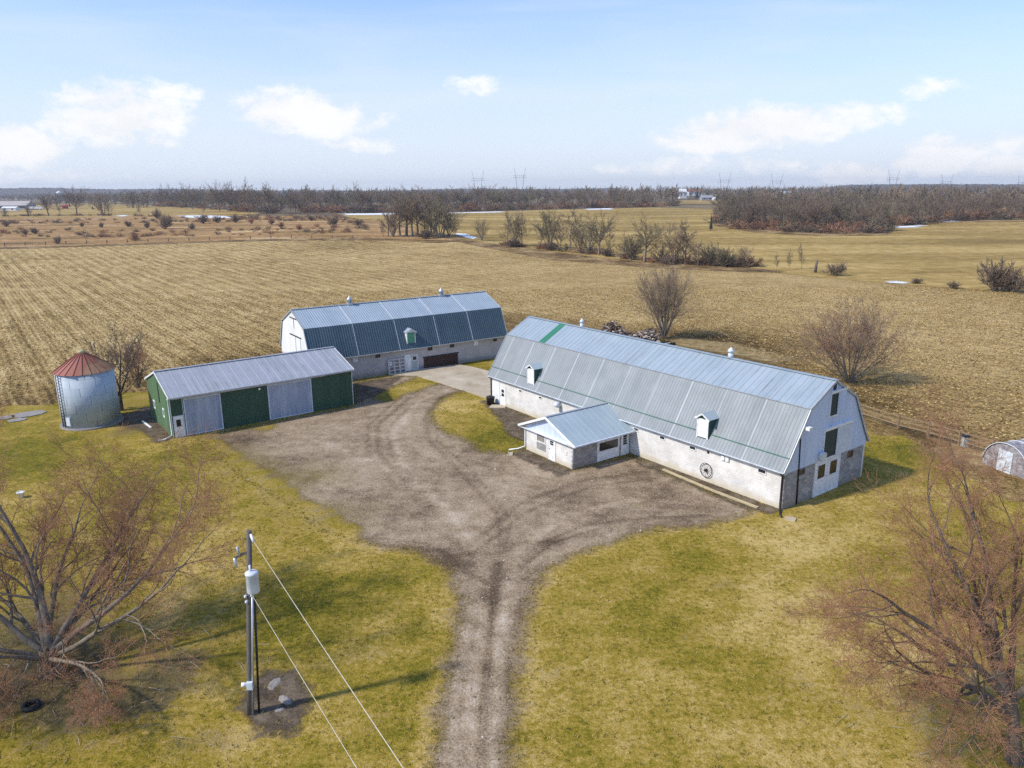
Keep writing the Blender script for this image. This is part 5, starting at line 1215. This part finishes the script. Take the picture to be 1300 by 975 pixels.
shr = [(1062, 350, 331, 1.3, 'bush', 'single round dark bush at the field edge right of the stump'), (1262, 370, 325, 1.15, 'bush', 'largest dark bush at the right edge of the stubble field'), (1284, 371, 340, 1.3, 'bush', 'lower brown bush joined to the large one at the right edge'),
       (655, 314, 300, 1.6, 'bush', 'dark low bush at the foot of the twin-stemmed hedgerow tree'), (770, 326, 312, 1.4, 'bush', 'low bush below the broad twin crowns of the hedgerow'), (846, 336, 320, 1.5, 'bush', 'grey bush left of the crooked forked tree'), (930, 339, 326, 1.6, 'bush', 'low bush before the sprawling last hedgerow tree'),
       (700, 318, 304, 1.5, 'bush', 'low bush at the feet of the four upright hedgerow trees'), (540, 303, 288, 1.8, 'bush', 'wide dark bush at the foot of the dense hedgerow clump'), (1210, 366, 356, 1.8, 'bush', 'low weedy bush on the field edge between the snow and the large bush'), (1165, 360, 352, 2.0, 'bush', 'dark weedy bush right behind the flat snow patch')]
for (px, py, top, wx, kind, lb) in shr:
    p = G(px, py); put_tree('shrub', kind, p, hgt(p, top), lb, 'bushes along the stubble edge', DK, wx, 'shrub')
# meadow shrubs
G_M = 'round bare shrubs in the rusty meadow'
ms = [(210, 291, 268, 1.2, 'biggest grey shrub of the rusty meadow'), (200, 278, 262, 1.1, 'grey shrub behind the biggest one in the meadow'), (258, 284, 270, 1.4, 'broad shrub in front of the middle snow patch in the meadow'), (244, 292, 281, 1.1, 'small shrub in front of the broad one in the meadow'), (276, 283, 272, 1.5, 'flat wide shrub beside the broad one by the snow in the meadow'), (299, 283, 270, 1.2, 'shrub right of the snow patch in the meadow'),
      (130, 289, 281, 1.2, 'small dark shrub alone left of the big meadow shrub'), (163, 288, 279, 1.4, 'low shrub nearest the big meadow shrub on its left'), (172, 306, 294, 1.3, 'reddish shrub on the fence line of the meadow'), (74, 310, 298, 1.0, 'shrub standing on the fence line at the far left'), (45, 297, 287, 1.5, 'low spreading shrub in the left meadow'), (32, 298, 289, 1.6, 'spreading shrub touching the low one in the left meadow'), (8, 288, 278, 1.6, 'dark shrub at the left picture edge of the meadow'), (187, 290, 279, 1.0, 'narrow shrub squeezed beside the biggest meadow shrub'),
      (105, 288, 281, 1.2, 'lone shrub in the middle of the left meadow'), (345, 285, 275, 1.4, 'brown shrub on the right half of the meadow'), (357, 289, 280, 1.4, 'low brown shrub just below another on the right meadow'), (395, 280, 272, 1.6, 'grey shrub by the pasture edge on the right meadow'), (424, 286, 274, 1.5, 'grey rounded shrub near the long snow strip'), (380, 292, 283, 1.4, 'shrub alone in the rusty red part of the meadow'), (455, 287, 277, 1.6, 'weedy shrub right of the long snow strip'), (320, 284, 276, 1.3, 'pale brown shrub at the middle of the meadow')]
for (px, py, top, wx, lb) in ms:
    p = G(px, py); put_tree('shrub', 'bush', p, hgt(p, top), lb, G_M, (M_TWIG, M_TWIG if 'red' not in lb and 'brown' not in lb else M_TWIGR), wx * .72, 'shrub')
# trees between the meadow and the left pasture
lt = [(62, 274, 245, 'round', 1.25, 'broad old tree at the back of the left meadow'), (77, 274, 250, 'slim', .8, 'thin upright tree between the broad old one and the tallest'), (98, 274, 233, 'round', .95, 'tallest tree at the back of the left meadow'), (131, 274, 240, 'vase', 1.2, 'leaning many-stemmed tree at the back of the left meadow'), (138, 274, 250, 'slim', 1.0, 'short tree touching the leaning many-stemmed one'), (178, 274, 255, 'slim', .7, 'small slim tree alone on the pasture edge'), (36, 275, 258, 'vase', 1.2, 'low brushy tree left of the broad old one'), (6, 275, 262, 'vase', 1.3, 'low brushy tree at the left picture edge'), (259, 272, 256, 'slim', .8, 'small tree alone on the right part of the pasture edge')]
for (px, py, top, kind, wx, lb) in lt:
    p = G(px, py); put_tree('bare_tree', kind, p, hgt(p, top), lb, 'trees along the back of the left meadow', DK, wx)

# woods: light prototypes, one mesh each
LIGHT = []
SP_WBL = [spec(9, 1.15, (24, 64), 4, .08, .015, .55, 5, .42, .6, .1), spec(9, .5, (28, 62), 4, .15, .02, .7, 3, .12, .58, .4), spec(5, .5, (28, 60), 2, .2, .04, .6, 3, .1, .8, .2), spec(0, 0, (0, 0), 1, .2, .06, .5, 3)]
for i in range(2): LIGHT.append(woods_parts(120 + i, SP_WL, 18, .28, .05))
for i in range(6): LIGHT.append(woods_parts(130 + i, SP_WBL, 18, .32, .05, 1, .42))
LM = []
for mats in ((M_BARKD, M_TWIG), (M_BARK, M_TWIGG), (M_BARK, M_TWIG)):
    for (t, c, b) in LIGHT:
        mb = MB(); mb.add(t.v, t.f, 0, True); mb.add(c.v, c.f, 1, True); LM.append(mb.mesh('woodland_tree', mats))
wr = random.Random(11)
NW = [0]
def wood_tree(loc, h, label, group):
    o = bpy.data.objects.new('woodland_tree', LM[wr.randrange(len(LM))]); C.objects.link(o)
    s = h / 18; ww = s * wr.uniform(.85, 1.25); o.location = loc; o.rotation_euler = (0, 0, wr.uniform(0, 6.28)); o.scale = (ww, ww, s)
    tag(o, label, 'tree', group); NW[0] += 1
def along(pl, t):
    d = [math.dist(a, b) for a, b in zip(pl[:-1], pl[1:])]; s = t * sum(d)
    for (a, b), k in zip(zip(pl[:-1], pl[1:]), d):
        if s <= k: return (a[0] + (b[0] - a[0]) * s / k, a[1] + (b[1] - a[1]) * s / k)
        s -= k
    return pl[-1]
def belt(pl, tops, n_, depth, label, group, lo=.8):
    for i in range(n_):
        t = (i + wr.random()) / n_; px, py = along(pl, t); p = G(px, py); d = depth * wr.random() ** 1.3
        u = Vector((p.x, p.y, 0)).normalized(); q = p + u * d; q.z = T(q.x, q.y)
        top = tops(px) + wr.uniform(-6, 6); h = hgt(p, top) * wr.uniform(lo, 1.08)
        wood_tree(q, max(4, h), label, group)
belt([(909, 283), (935, 290), (960, 292), (1000, 294), (1040, 296), (1075, 296), (1112, 296), (1128, 293)], lambda x: 247 if x < 1085 else 256, 72, 95, 'bare grey-brown tree massed in the woodlot on the right beyond the tan field', 'trees of the right-hand woodlot')
belt([(1132, 289), (1165, 285), (1200, 281), (1240, 279), (1310, 279)], lambda x: 246, 44, 110, 'bare tree in the wood at the far right edge behind the rusty weeds', 'trees of the wood at the far right edge')
belt([(330, 271), (430, 270), (500, 270), (600, 268), (700, 265.5), (830, 263)], lambda x: 237 if x < 640 else 240, 74, 60, 'bare tree in the long wood along the back of the far field', 'trees of the long wood behind the far field')
belt([(195, 262), (260, 265), (330, 270)], lambda x: 236, 26, 60, 'bare tree in the wood behind the left pasture', 'trees of the wood behind the left pasture')
for (px, py, top, lb) in [(208, 263, 232, 'tall bare tree at the left end of the wood behind the pasture'), (245, 266, 233, 'tall twin-crowned tree in the wood behind the pasture'), (279, 268, 227, 'first of the tall open-crowned trees standing out above the left wood'), (292, 268, 228, 'second of the tall open-crowned trees standing out above the left wood'), (317, 271, 223, 'tallest tree standing out above the left wood'), (343, 271, 229, 'broad round tree standing out right of the tallest one'), (392, 271, 232, 'pair of bare poles rising out of the wood left of centre')]:
    p = G(px, py); put_tree('bare_tree', 'round' if 'broad' in lb or 'crown' in lb else 'slim', p, hgt(p, top), lb, None, DK, .8)
# conifers that show above the far woods
def conifer(px, D, top, label, wx=.22):
    p = GD(px, D); h = hgt(p, top); o = thing('spruce_tree', label, 'tree', p); MB().tube([(0, 0, 0), (0, 0, h * .3)], [.3, .25], 6).build('trunk', M_BARKD, o)
    mb = MB(); r_ = random.Random(int(px)); n_ = 9
    for k in range(11):
        z = h * (.12 + .8 * k / 11); rr_ = h * wx * (1 - k / 11.5)
        o2 = len(mb.v)
        for j in range(n_):
            t = 2 * math.pi * j / n_ + k; q = rr_ * r_.uniform(.6, 1.15); mb.v.append((q * math.cos(t), q * math.sin(t), z - h * .03 * r_.random()))
        mb.v.append((0, 0, z + h * .15))
        for j in range(n_): mb.f.append([o2 + j, o2 + (j + 1) % n_, o2 + n_]); mb.m.append(0); mb.sm.append(False)
    mb.build('crown', M_NEEDLE, o); return o
conifer(885, 1180, 236.5, 'lone dark spruce above the red-roofed house'); conifer(911, 1000, 240, 'dark narrow spruce near the white shed left of the woodlot'); conifer(802, 900, 236, 'dark spruce poking out of the central woods'); conifer(786, 920, 238, 'smaller spruce left of the taller dark one'); conifer(54, 1050, 247, 'squat dark spruce near the parked trailers by the left farm'); conifer(115, 800, 262, 'low dark juniper by the pasture edge', .5); conifer(86, 980, 256, 'dark spruce beside the red shed'); conifer(905, 395, 270, 'rusty brown columnar cedar at the tip of the woodlot', .12)

# distant woods too far to count: one mass
fr_ = random.Random(3); mb = MB(); low = []
for i in range(4):
    t, c, b = woods_parts(200 + i, [spec(7, 1.1, (24, 62), 3, .08, .02, .6, 3, .4, .6, .15), spec(6, .5, (28, 60), 2, .2, .03, .6, 3, .12, .8, .3), spec(0, 0, (0, 0), 1, .2, .05, .5, 3)], 17, .35, .12, 1, .42)
    q = MB(); q.add(t.v, t.f, 0, True); q.add(c.v, c.f, 0, True); low.append((np.array(q.v), q.f))
VV, FF, MI = [], [], []; off = 0
def far_tree(x, y, h):
    global off
    v, f_ = low[fr_.randrange(4)]; s = h / 17; a = fr_.uniform(0, 6.28); ca, sa = math.cos(a), math.sin(a); ws = s * fr_.uniform(1.0, 1.5)
    VV.append(np.column_stack([(v[:, 0] * ca - v[:, 1] * sa) * ws + x, (v[:, 0] * sa + v[:, 1] * ca) * ws + y, v[:, 2] * s + T(x, y)]))
    FF.extend([[i + off for i in k] for k in f_]); k_ = fr_.choice((0, 0, 1, 2)); MI.extend([k_] * len(f_)); off += len(v)
def far_band(x0, x1, D0, D1, n_, h0, h1):
    for _ in range(n_):
        px = fr_.uniform(x0, x1); D = fr_.uniform(D0, D1); p = GD(px, D); far_tree(p.x, p.y, fr_.uniform(h0, h1))
far_band(160, 860, 820, 1000, 380, 11, 22)
far_band(150, 900, 1100, 1900, 420, 15, 23)
far_band(920, 1330, 520, 700, 260, 9, 19)
far_band(850, 1340, 1250, 2200, 420, 14, 22)
far_band(60, 330, 1000, 1700, 260, 12, 20)
far_band(-30, 130, 1500, 2200, 160, 12, 20)
me = bpy.data.meshes.new('distant_woods'); me.from_pydata(np.concatenate(VV).tolist(), [], FF)
for m_ in (M_TWIG, M_TWIGG, M_BARKD): me.materials.append(m_)
me.polygons.foreach_set('material_index', MI)
o = bpy.data.objects.new('distant_woods', me); C.objects.link(o); tag(o, 'far grey-brown woods running along the whole horizon', 'woods', kind='stuff')

# brush filling the feet of the woods
und = MB(); ug = [shrub_parts(300 + i, 4, 65, 9, .07, .05, False, [spec(5, .6, (22, 55), 3, .2, .05, .6, 3, .1, .65, .3), spec(4, .6, (25, 60), 2, .25, .06, .6, 3, .1, .8, .2), spec(0, 0, (0, 0), 1, .25, .08, .5, 3)]) for i in range(4)]
def brush(pl, n_, depth, h0, h1):
    for i in range(n_):
        px, py = along(pl, fr_.random()); p = G(px, py); u = Vector((p.x, p.y, 0)).normalized(); q = p + u * depth * fr_.random() ** 1.5
        t, c, b = ug[fr_.randrange(4)]; s = fr_.uniform(h0, h1) / 4; a = fr_.uniform(0, 6.28); ca, sa = math.cos(a) * s * 1.6, math.sin(a) * s * 1.6; z0 = T(q.x, q.y)
        k_ = fr_.choice((0, 1, 2, 2))
        for m_ in (t, c): und.add([(v[0] * ca - v[1] * sa + q.x, v[0] * sa + v[1] * ca + q.y, v[2] * s + z0) for v in m_.v], m_.f, k_, True)
brush([(909, 283), (935, 290), (960, 292), (1000, 294), (1040, 296), (1075, 296), (1112, 296), (1128, 293)], 110, 70, 2.5, 6)
brush([(1132, 289), (1165, 285), (1200, 281), (1240, 279), (1310, 279)], 80, 70, 3, 6)
brush([(195, 262), (260, 265), (330, 271), (430, 270), (500, 270), (600, 268), (700, 265.5), (860, 262)], 170, 40, 3, 8)
brush([(640, 312), (700, 318), (760, 324), (830, 334), (960, 340)], 60, 5, 1.2, 3.4)
brush([(0, 275), (60, 274), (150, 274), (200, 275)], 34, 6, .8, 2.4)
for q, n2 in (([(-30, 300), (100, 302), (250, 300), (400, 297), (470, 294)], 60), ([(-30, 284), (120, 284), (260, 282), (400, 281), (460, 284)], 80), ([(300, 279), (360, 280), (430, 279)], 40)):
    brush(q, n2 * 2, 60, .5, 2.3)
tag(und.build('undergrowth', (M_TWIG, M_TWIGG, M_TWIGR)), 'tangled brush filling the feet of the woods and hedgerow', 'undergrowth', kind='stuff')

# ------------------------------------------------------------------ far buildings
M_FROOF = mat('grey_far_roof', color=(0.42, 0.38, 0.36), rough=.7); M_REDROOF = mat('reddish_roof', color=(0.3, 0.12, 0.1), rough=.8); M_FWALL = mat('grey_far_wall', color=(0.3, 0.31, 0.34), rough=.8); M_REDW = mat('red_paint', color=(0.3, 0.03, 0.03), rough=.7)
def house(name, label, cat, px, D, wd, dp, hw, hr, rz, wm, rm, nwin=2, zo=0):
    p = GD(px, D); o = thing(name, label, cat, p + Vector((0, 0, zo)), rz)
    MB().box(-wd / 2, wd / 2, -dp / 2, dp / 2, -1, hw).build('wall', wm, o)
    mb = MB(); ov = .4
    for sg in (-1, 1): mb.add([(-wd / 2 - ov, sg * (dp / 2 + ov), hw - .15), (wd / 2 + ov, sg * (dp / 2 + ov), hw - .15), (wd / 2 + ov, 0, hr), (-wd / 2 - ov, 0, hr)], [(0, 1, 2, 3)])
    for sg in (-1, 1): mb.add([(sg * wd / 2, -dp / 2, hw), (sg * wd / 2, dp / 2, hw), (sg * wd / 2, 0, hr - .2)], [(0, 1, 2)])
    mb.build('roof', rm, o)
    for k in range(nwin):
        x = -wd / 2 + wd * (k + .5) / nwin; MB().box(x - wd * .08, x + wd * .08, -dp / 2 - .05, -dp / 2 + .02, hw * .35, hw * .75).build('window', M_GLASS, o)
    return o
house('farm_barn', 'large grey-roofed farm barn at the far left edge with open dark front', 'barn', 12, 900, 44, 20, 4.2, 9, .06, M_FWALL, M_FROOF, 4)
house('machine_shed', 'white low machine shed in front of the far left barn', 'shed', 10, 850, 15, 8, 3.0, 4.5, .05, M_WHITE, M_WHITE, 2)
for k, (px, lb) in enumerate([(38, 'left white trailer parked beside the far left barn'), (46, 'right white trailer parked beside the far left barn')]):
    p = GD(px, 880 - k * 6); o = thing('parked_trailer', lb, 'trailer', p, .2 * k); MB().box(-4, 4, -1.2, 1.2, .9, 3.4).build('body', M_WHITE, o)
    for x in (-2.5, -1.4, 2.2): MB().tube([(x, -1.3, .5), (x, 1.3, .5)], .5, 10).build('wheel', M_BLACK, o)
house('red_shed', 'tiny red shed by the far left trees', 'shed', 80, 900, 5, 4, 3.2, 4.6, .1, M_REDW, M_REDW, 1)
house('farmhouse', 'white two-storey house above the far field left of the woodlot', 'house', 866, 1150, 11, 9, 9, 13, .2, M_WHITE, M_WTRIM, 2, 3)
house('farmhouse', 'long red-roofed house on the rise left of the dark spruce', 'house', 882, 1250, 22, 10, 5, 9.5, .1, M_GREYPAINT, M_REDROOF, 3, 6)
house('farm_shed', 'dark-roofed shed by the small yellow field', 'shed', 897, 1080, 16, 8, 3, 6, .1, M_FWALL, M_FWALL, 2, 1)
house('farm_shed', 'small white shed at the corner of the small yellow field', 'shed', 908, 1060, 6, 5, 3, 4.5, .1, M_WHITE, M_WHITE, 1)
house('greenhouse', 'long pale greenhouse glimpsed over the woodlot', 'greenhouse', 998, 900, 26, 9, 5.5, 8.5, .0, M_WHITE, M_ROOFA, 4, 5)
p = GD(75, 1700); o = thing('water_tower', 'small white water tower on the hazy left horizon', 'water tower', p); MB().tube([(0, 0, 0), (0, 0, 14)], 1.0, 10).build('stem', M_WHITE, o); MB().lathe([(1, 13), (5, 16), (5.5, 18), (4, 20.5), (.3, 21.5)], 16).build('tank', M_WHITE, o)

# ---- power-line towers on the horizon
M_LATT = mat('lattice_steel', color=(0.3, 0.31, 0.33), rough=.6, metal=.3)
TW = [(607, 217, 'first lattice tower from the left, above the central woods'), (660, 213, 'second lattice tower from the left, its horns spread widest above the central woods'), (919, 219, 'third lattice tower from the left, above the white farmhouse'), (985, 220, 'fourth lattice tower from the left, above the woodlot'), (1132, 216, 'fifth lattice tower, faint over the right woods beside a cloud'), (1200, 221, 'sixth lattice tower, faint under the right cloud'), (1294, 222, 'last lattice tower at the right edge of the horizon')]
for k, (px, top, lb) in enumerate(TW):
    p = GD(px, 1500); h = hgt(p, top); o = thing('transmission_tower', lb, 'power tower', p, R([4, 8, -3, -4, 6, 0, 30][k]), 'lattice towers of the power line')
    hw = 8; tb = h - 14; t_ = .16
    for sg in (-1, 1):
        mb = MB(); mb.beam((sg * 4.5, 0, 0), (sg * hw, 0, tb), .5, .5)
        for j in range(8):
            za, zb = tb * j / 8, tb * (j + 1) / 8; xa = sg * (4.5 + (hw - 4.5) * j / 8); mb.beam((xa - .9, 0, za), (xa + 1.0, 0, zb), t_, t_); mb.beam((xa + .9, 0, za), (xa - .8, 0, zb), t_, t_)
        mb.build('mast', M_LATT, o)
        mb = MB(); mb.beam((sg * hw, 0, tb), (sg * (hw + 3.6), 0, h), .42, .42); mb.build('horn', M_LATT, o)
    mb = MB()
    for z in (tb, tb - 4): mb.beam((-hw - 5, 0, z), (hw + 5, 0, z), .35, .35)
    for j in range(9): x = -hw - 4 + j * (2 * hw + 8) / 8; mb.beam((x, 0, tb - 4), (x + (1.4 if j < 8 else 0), 0, tb), t_, t_)
    for x in (-hw - 4, 0, hw + 4): mb.beam((x, 0, tb - 4), (x, 0, tb - 7), .3, .3)
    mb.build('crossarm', M_LATT, o)

# ------------------------------------------------------------------ loose ground cover: grass tufts, corn residue, loose stones
sr = np.random.default_rng(4)
def inside(Pn, poly):
    A = np.array(poly, float); B = np.roll(A, -1, 0); r_ = np.zeros(len(Pn), bool)
    for a, b in zip(A, B):
        c = (a[1] > Pn[:, 1]) != (b[1] > Pn[:, 1]); r_ ^= c & (Pn[:, 0] < (b[0] - a[0]) * (Pn[:, 1] - a[1]) / (b[1] - a[1] + 1e-12) + a[0])
    return r_
def pxpoly(px): return [tuple(G(*p)[:2]) for p in px]
GRV = pxpoly(GRAVEL_PX); STB = pxpoly(STUB_PX)
def scatter_mesh(name, V, F, mats, mi, label, cat):
    me = bpy.data.meshes.new(name); me.from_pydata(V.tolist(), [], F.tolist())
    for m_ in mats: me.materials.append(m_)
    me.polygons.foreach_set('material_index', mi); me.update()
    o = bpy.data.objects.new(name, me); C.objects.link(o); return tag(o, label, cat, kind='stuff')
# grass tufts: leaning blade triangles
n_ = 26000
Q = np.column_stack([sr.uniform(-34, 36, n_), 14 + 62 * sr.random(n_) ** 1.25])
Q = Q[inside(Q, LAWN) & ~inside(Q, GRV)]
edge_pts = []
for a, b in zip(GRV, GRV[1:] + GRV[:1]):
    d = math.dist(a, b)
    if d > 40: continue
    m_ = int(d * 14); t = sr.random(m_)[:, None]; edge_pts.append(np.array(a) * (1 - t) + np.array(b) * t + sr.normal(0, .28, (m_, 2)))
Q = np.concatenate([Q] + edge_pts); Q = Q[inside(Q, LAWN)]
nb = 5; N = len(Q) * nb
base_ = np.repeat(Q, nb, 0) + sr.normal(0, .05, (N, 2)); a = sr.uniform(0, 6.28, N); h = sr.uniform(.05, .15, N); wd = sr.uniform(.008, .02, N); ln = sr.uniform(.02, .12, N)
ca, sa = np.cos(a), np.sin(a); z = np.full(N, .02)
V = np.empty((N, 3, 3)); V[:, 0] = np.column_stack([base_[:, 0] - sa * wd, base_[:, 1] + ca * wd, z]); V[:, 1] = np.column_stack([base_[:, 0] + sa * wd, base_[:, 1] - ca * wd, z]); V[:, 2] = np.column_stack([base_[:, 0] + ca * ln, base_[:, 1] + sa * ln, z + h])
M_BLG = mat('green_blade', color=(0.13, 0.125, 0.018), rough=.9, spec=.1); M_BLT = mat('straw_blade', color=(0.40, 0.30, 0.10), rough=.9, spec=.1); M_BLO = mat('olive_blade', color=(0.23, 0.18, 0.03), rough=.9, spec=.1)
scatter_mesh('grass_tufts', V.reshape(-1, 3), np.arange(N * 3).reshape(N, 3), (M_BLG, M_BLT, M_BLO), np.repeat(sr.choice(3, len(Q), p=(.3, .35, .35)), nb), 'short tufts of grass and dead straw over the lawn', 'grass')
# corn stalk pieces lying on the near stubble
n_ = 150000
Q = np.column_stack([sr.uniform(-90, 110, n_), 45 + 125 * sr.random(n_) ** 1.3]); Q = Q[inside(Q, STB)]; N = len(Q)
a = R(126.4) + sr.normal(0, 1.1, N); L_ = sr.uniform(.08, .26, N); wd = sr.uniform(.008, .02, N); ti = sr.uniform(-.35, .35, N); z = sr.uniform(.05, .12, N)
ca, sa = np.cos(a), np.sin(a); V = np.empty((N, 4, 3))
for k, (u, v) in enumerate(((-1, -1), (1, -1), (1, 1), (-1, 1))):
    V[:, k] = np.column_stack([Q[:, 0] + ca * L_ * u / 2 - sa * wd * v, Q[:, 1] + sa * L_ * u / 2 + ca * wd * v, z + u * ti * L_ / 2 + .03 * v * np.sign(ti)])
M_RES = [mat('straw_residue', color=(0.47, 0.34, 0.14), rough=.9, spec=.1), mat('pale_residue', color=(0.62, 0.49, 0.25), rough=.9, spec=.1), mat('dark_residue', color=(0.10, 0.065, 0.025), rough=.9, spec=.1)]
scatter_mesh('corn_residue', V.reshape(-1, 3), np.arange(N * 4).reshape(N, 4), M_RES, sr.choice(3, N, p=(.55, .08, .37)), 'broken corn stalks and husks strewn over the near stubble', 'corn residue')
# loose stones on the drive and yard
n_ = 9000
Q = np.column_stack([sr.uniform(-30, 22, n_), 15 + 60 * sr.random(n_) ** 1.5]); Q = Q[inside(Q, GRV)]; N = len(Q)
rs = np.exp(sr.normal(math.log(.028), .45, N)); oc = np.array([(1, 0, .1), (-.5, .8, 0), (-.5, -.8, .05), (.1, .1, .9), (.4, .6, .2), (.4, -.7, .15)])
V = Q[:, None, :].repeat(6, 1); V = np.concatenate([V, np.full((N, 6, 1), .03)], 2) + (oc[None] * (1 + sr.normal(0, .15, (N, 6, 3)))) * rs[:, None, None]
Ft = np.array([(0, 4, 3), (4, 1, 3), (1, 2, 3), (2, 5, 3), (5, 0, 3)]); F = (np.arange(N)[:, None, None] * 6 + Ft[None]).reshape(-1, 3)
M_ST = [mat('grey_pebble', color=(0.34, 0.29, 0.24)), mat('pale_pebble', color=(0.55, 0.5, 0.43)), mat('brown_pebble', color=(0.17, 0.13, 0.095))]
scatter_mesh('loose_stones', V.reshape(-1, 3), F, M_ST, np.repeat(sr.choice(3, N, p=(.5, .25, .25)), 5), 'small loose stones on the gravel drive and yard', 'stones')
# fallen twigs under the two big trees
tw = MB(); r_ = random.Random(8)
for (px, py, sd_, n_) in ((110, 870, 3.2, 90), (1230, 930, 3.0, 70), (60, 760, 3, 40)):
    c = G(px, py)
    for _ in range(n_):
        p = Vector((c.x + r_.gauss(0, sd_), c.y + r_.gauss(0, sd_), .05)); a = r_.uniform(0, 6.28); l_ = r_.uniform(.25, 1.3); q = p + Vector((math.cos(a) * l_, math.sin(a) * l_, r_.uniform(0, .12)))
        tw.tube([p, p.lerp(q, .5) + Vector((r_.uniform(-.06, .06), r_.uniform(-.06, .06), .04)), q], [.014, .011, .006], 4, r_.choice((0, 1)), cap=False)
tag(tw.build('fallen_twigs', (M_BARK, M_STRAWTW)), 'fallen twigs lying in the grass under the big trees', 'twigs', kind='stuff')

# ------------------------------------------------------------------ haze
if HAZE_DENSITY:
    hm = bpy.data.materials.new('haze'); hm.use_nodes = True; nt = NT(hm.node_tree)
    for n_ in list(nt.N):
        if n_.type == 'BSDF_PRINCIPLED': nt.N.remove(n_)
    pv = nt.N.new('ShaderNodeVolumePrincipled'); pv.inputs['Color'].default_value = (0.86, 0.91, 1.0, 1); pv.inputs['Density'].default_value = HAZE_DENSITY; pv.inputs['Anisotropy'].default_value = 0.2
    out = [n_ for n_ in nt.N if n_.type == 'OUTPUT_MATERIAL'][0]; nt.L.new(pv.outputs[0], out.inputs['Volume'])
    mb = MB().box(-6400, 6400, -300, 6400, -1.5, 90); o = mb.build('haze', hm); o['kind'] = 'stuff'; o['label'] = 'thin pale haze in the air over the fields'; o['category'] = 'haze'
print('woodland trees', NW[0])
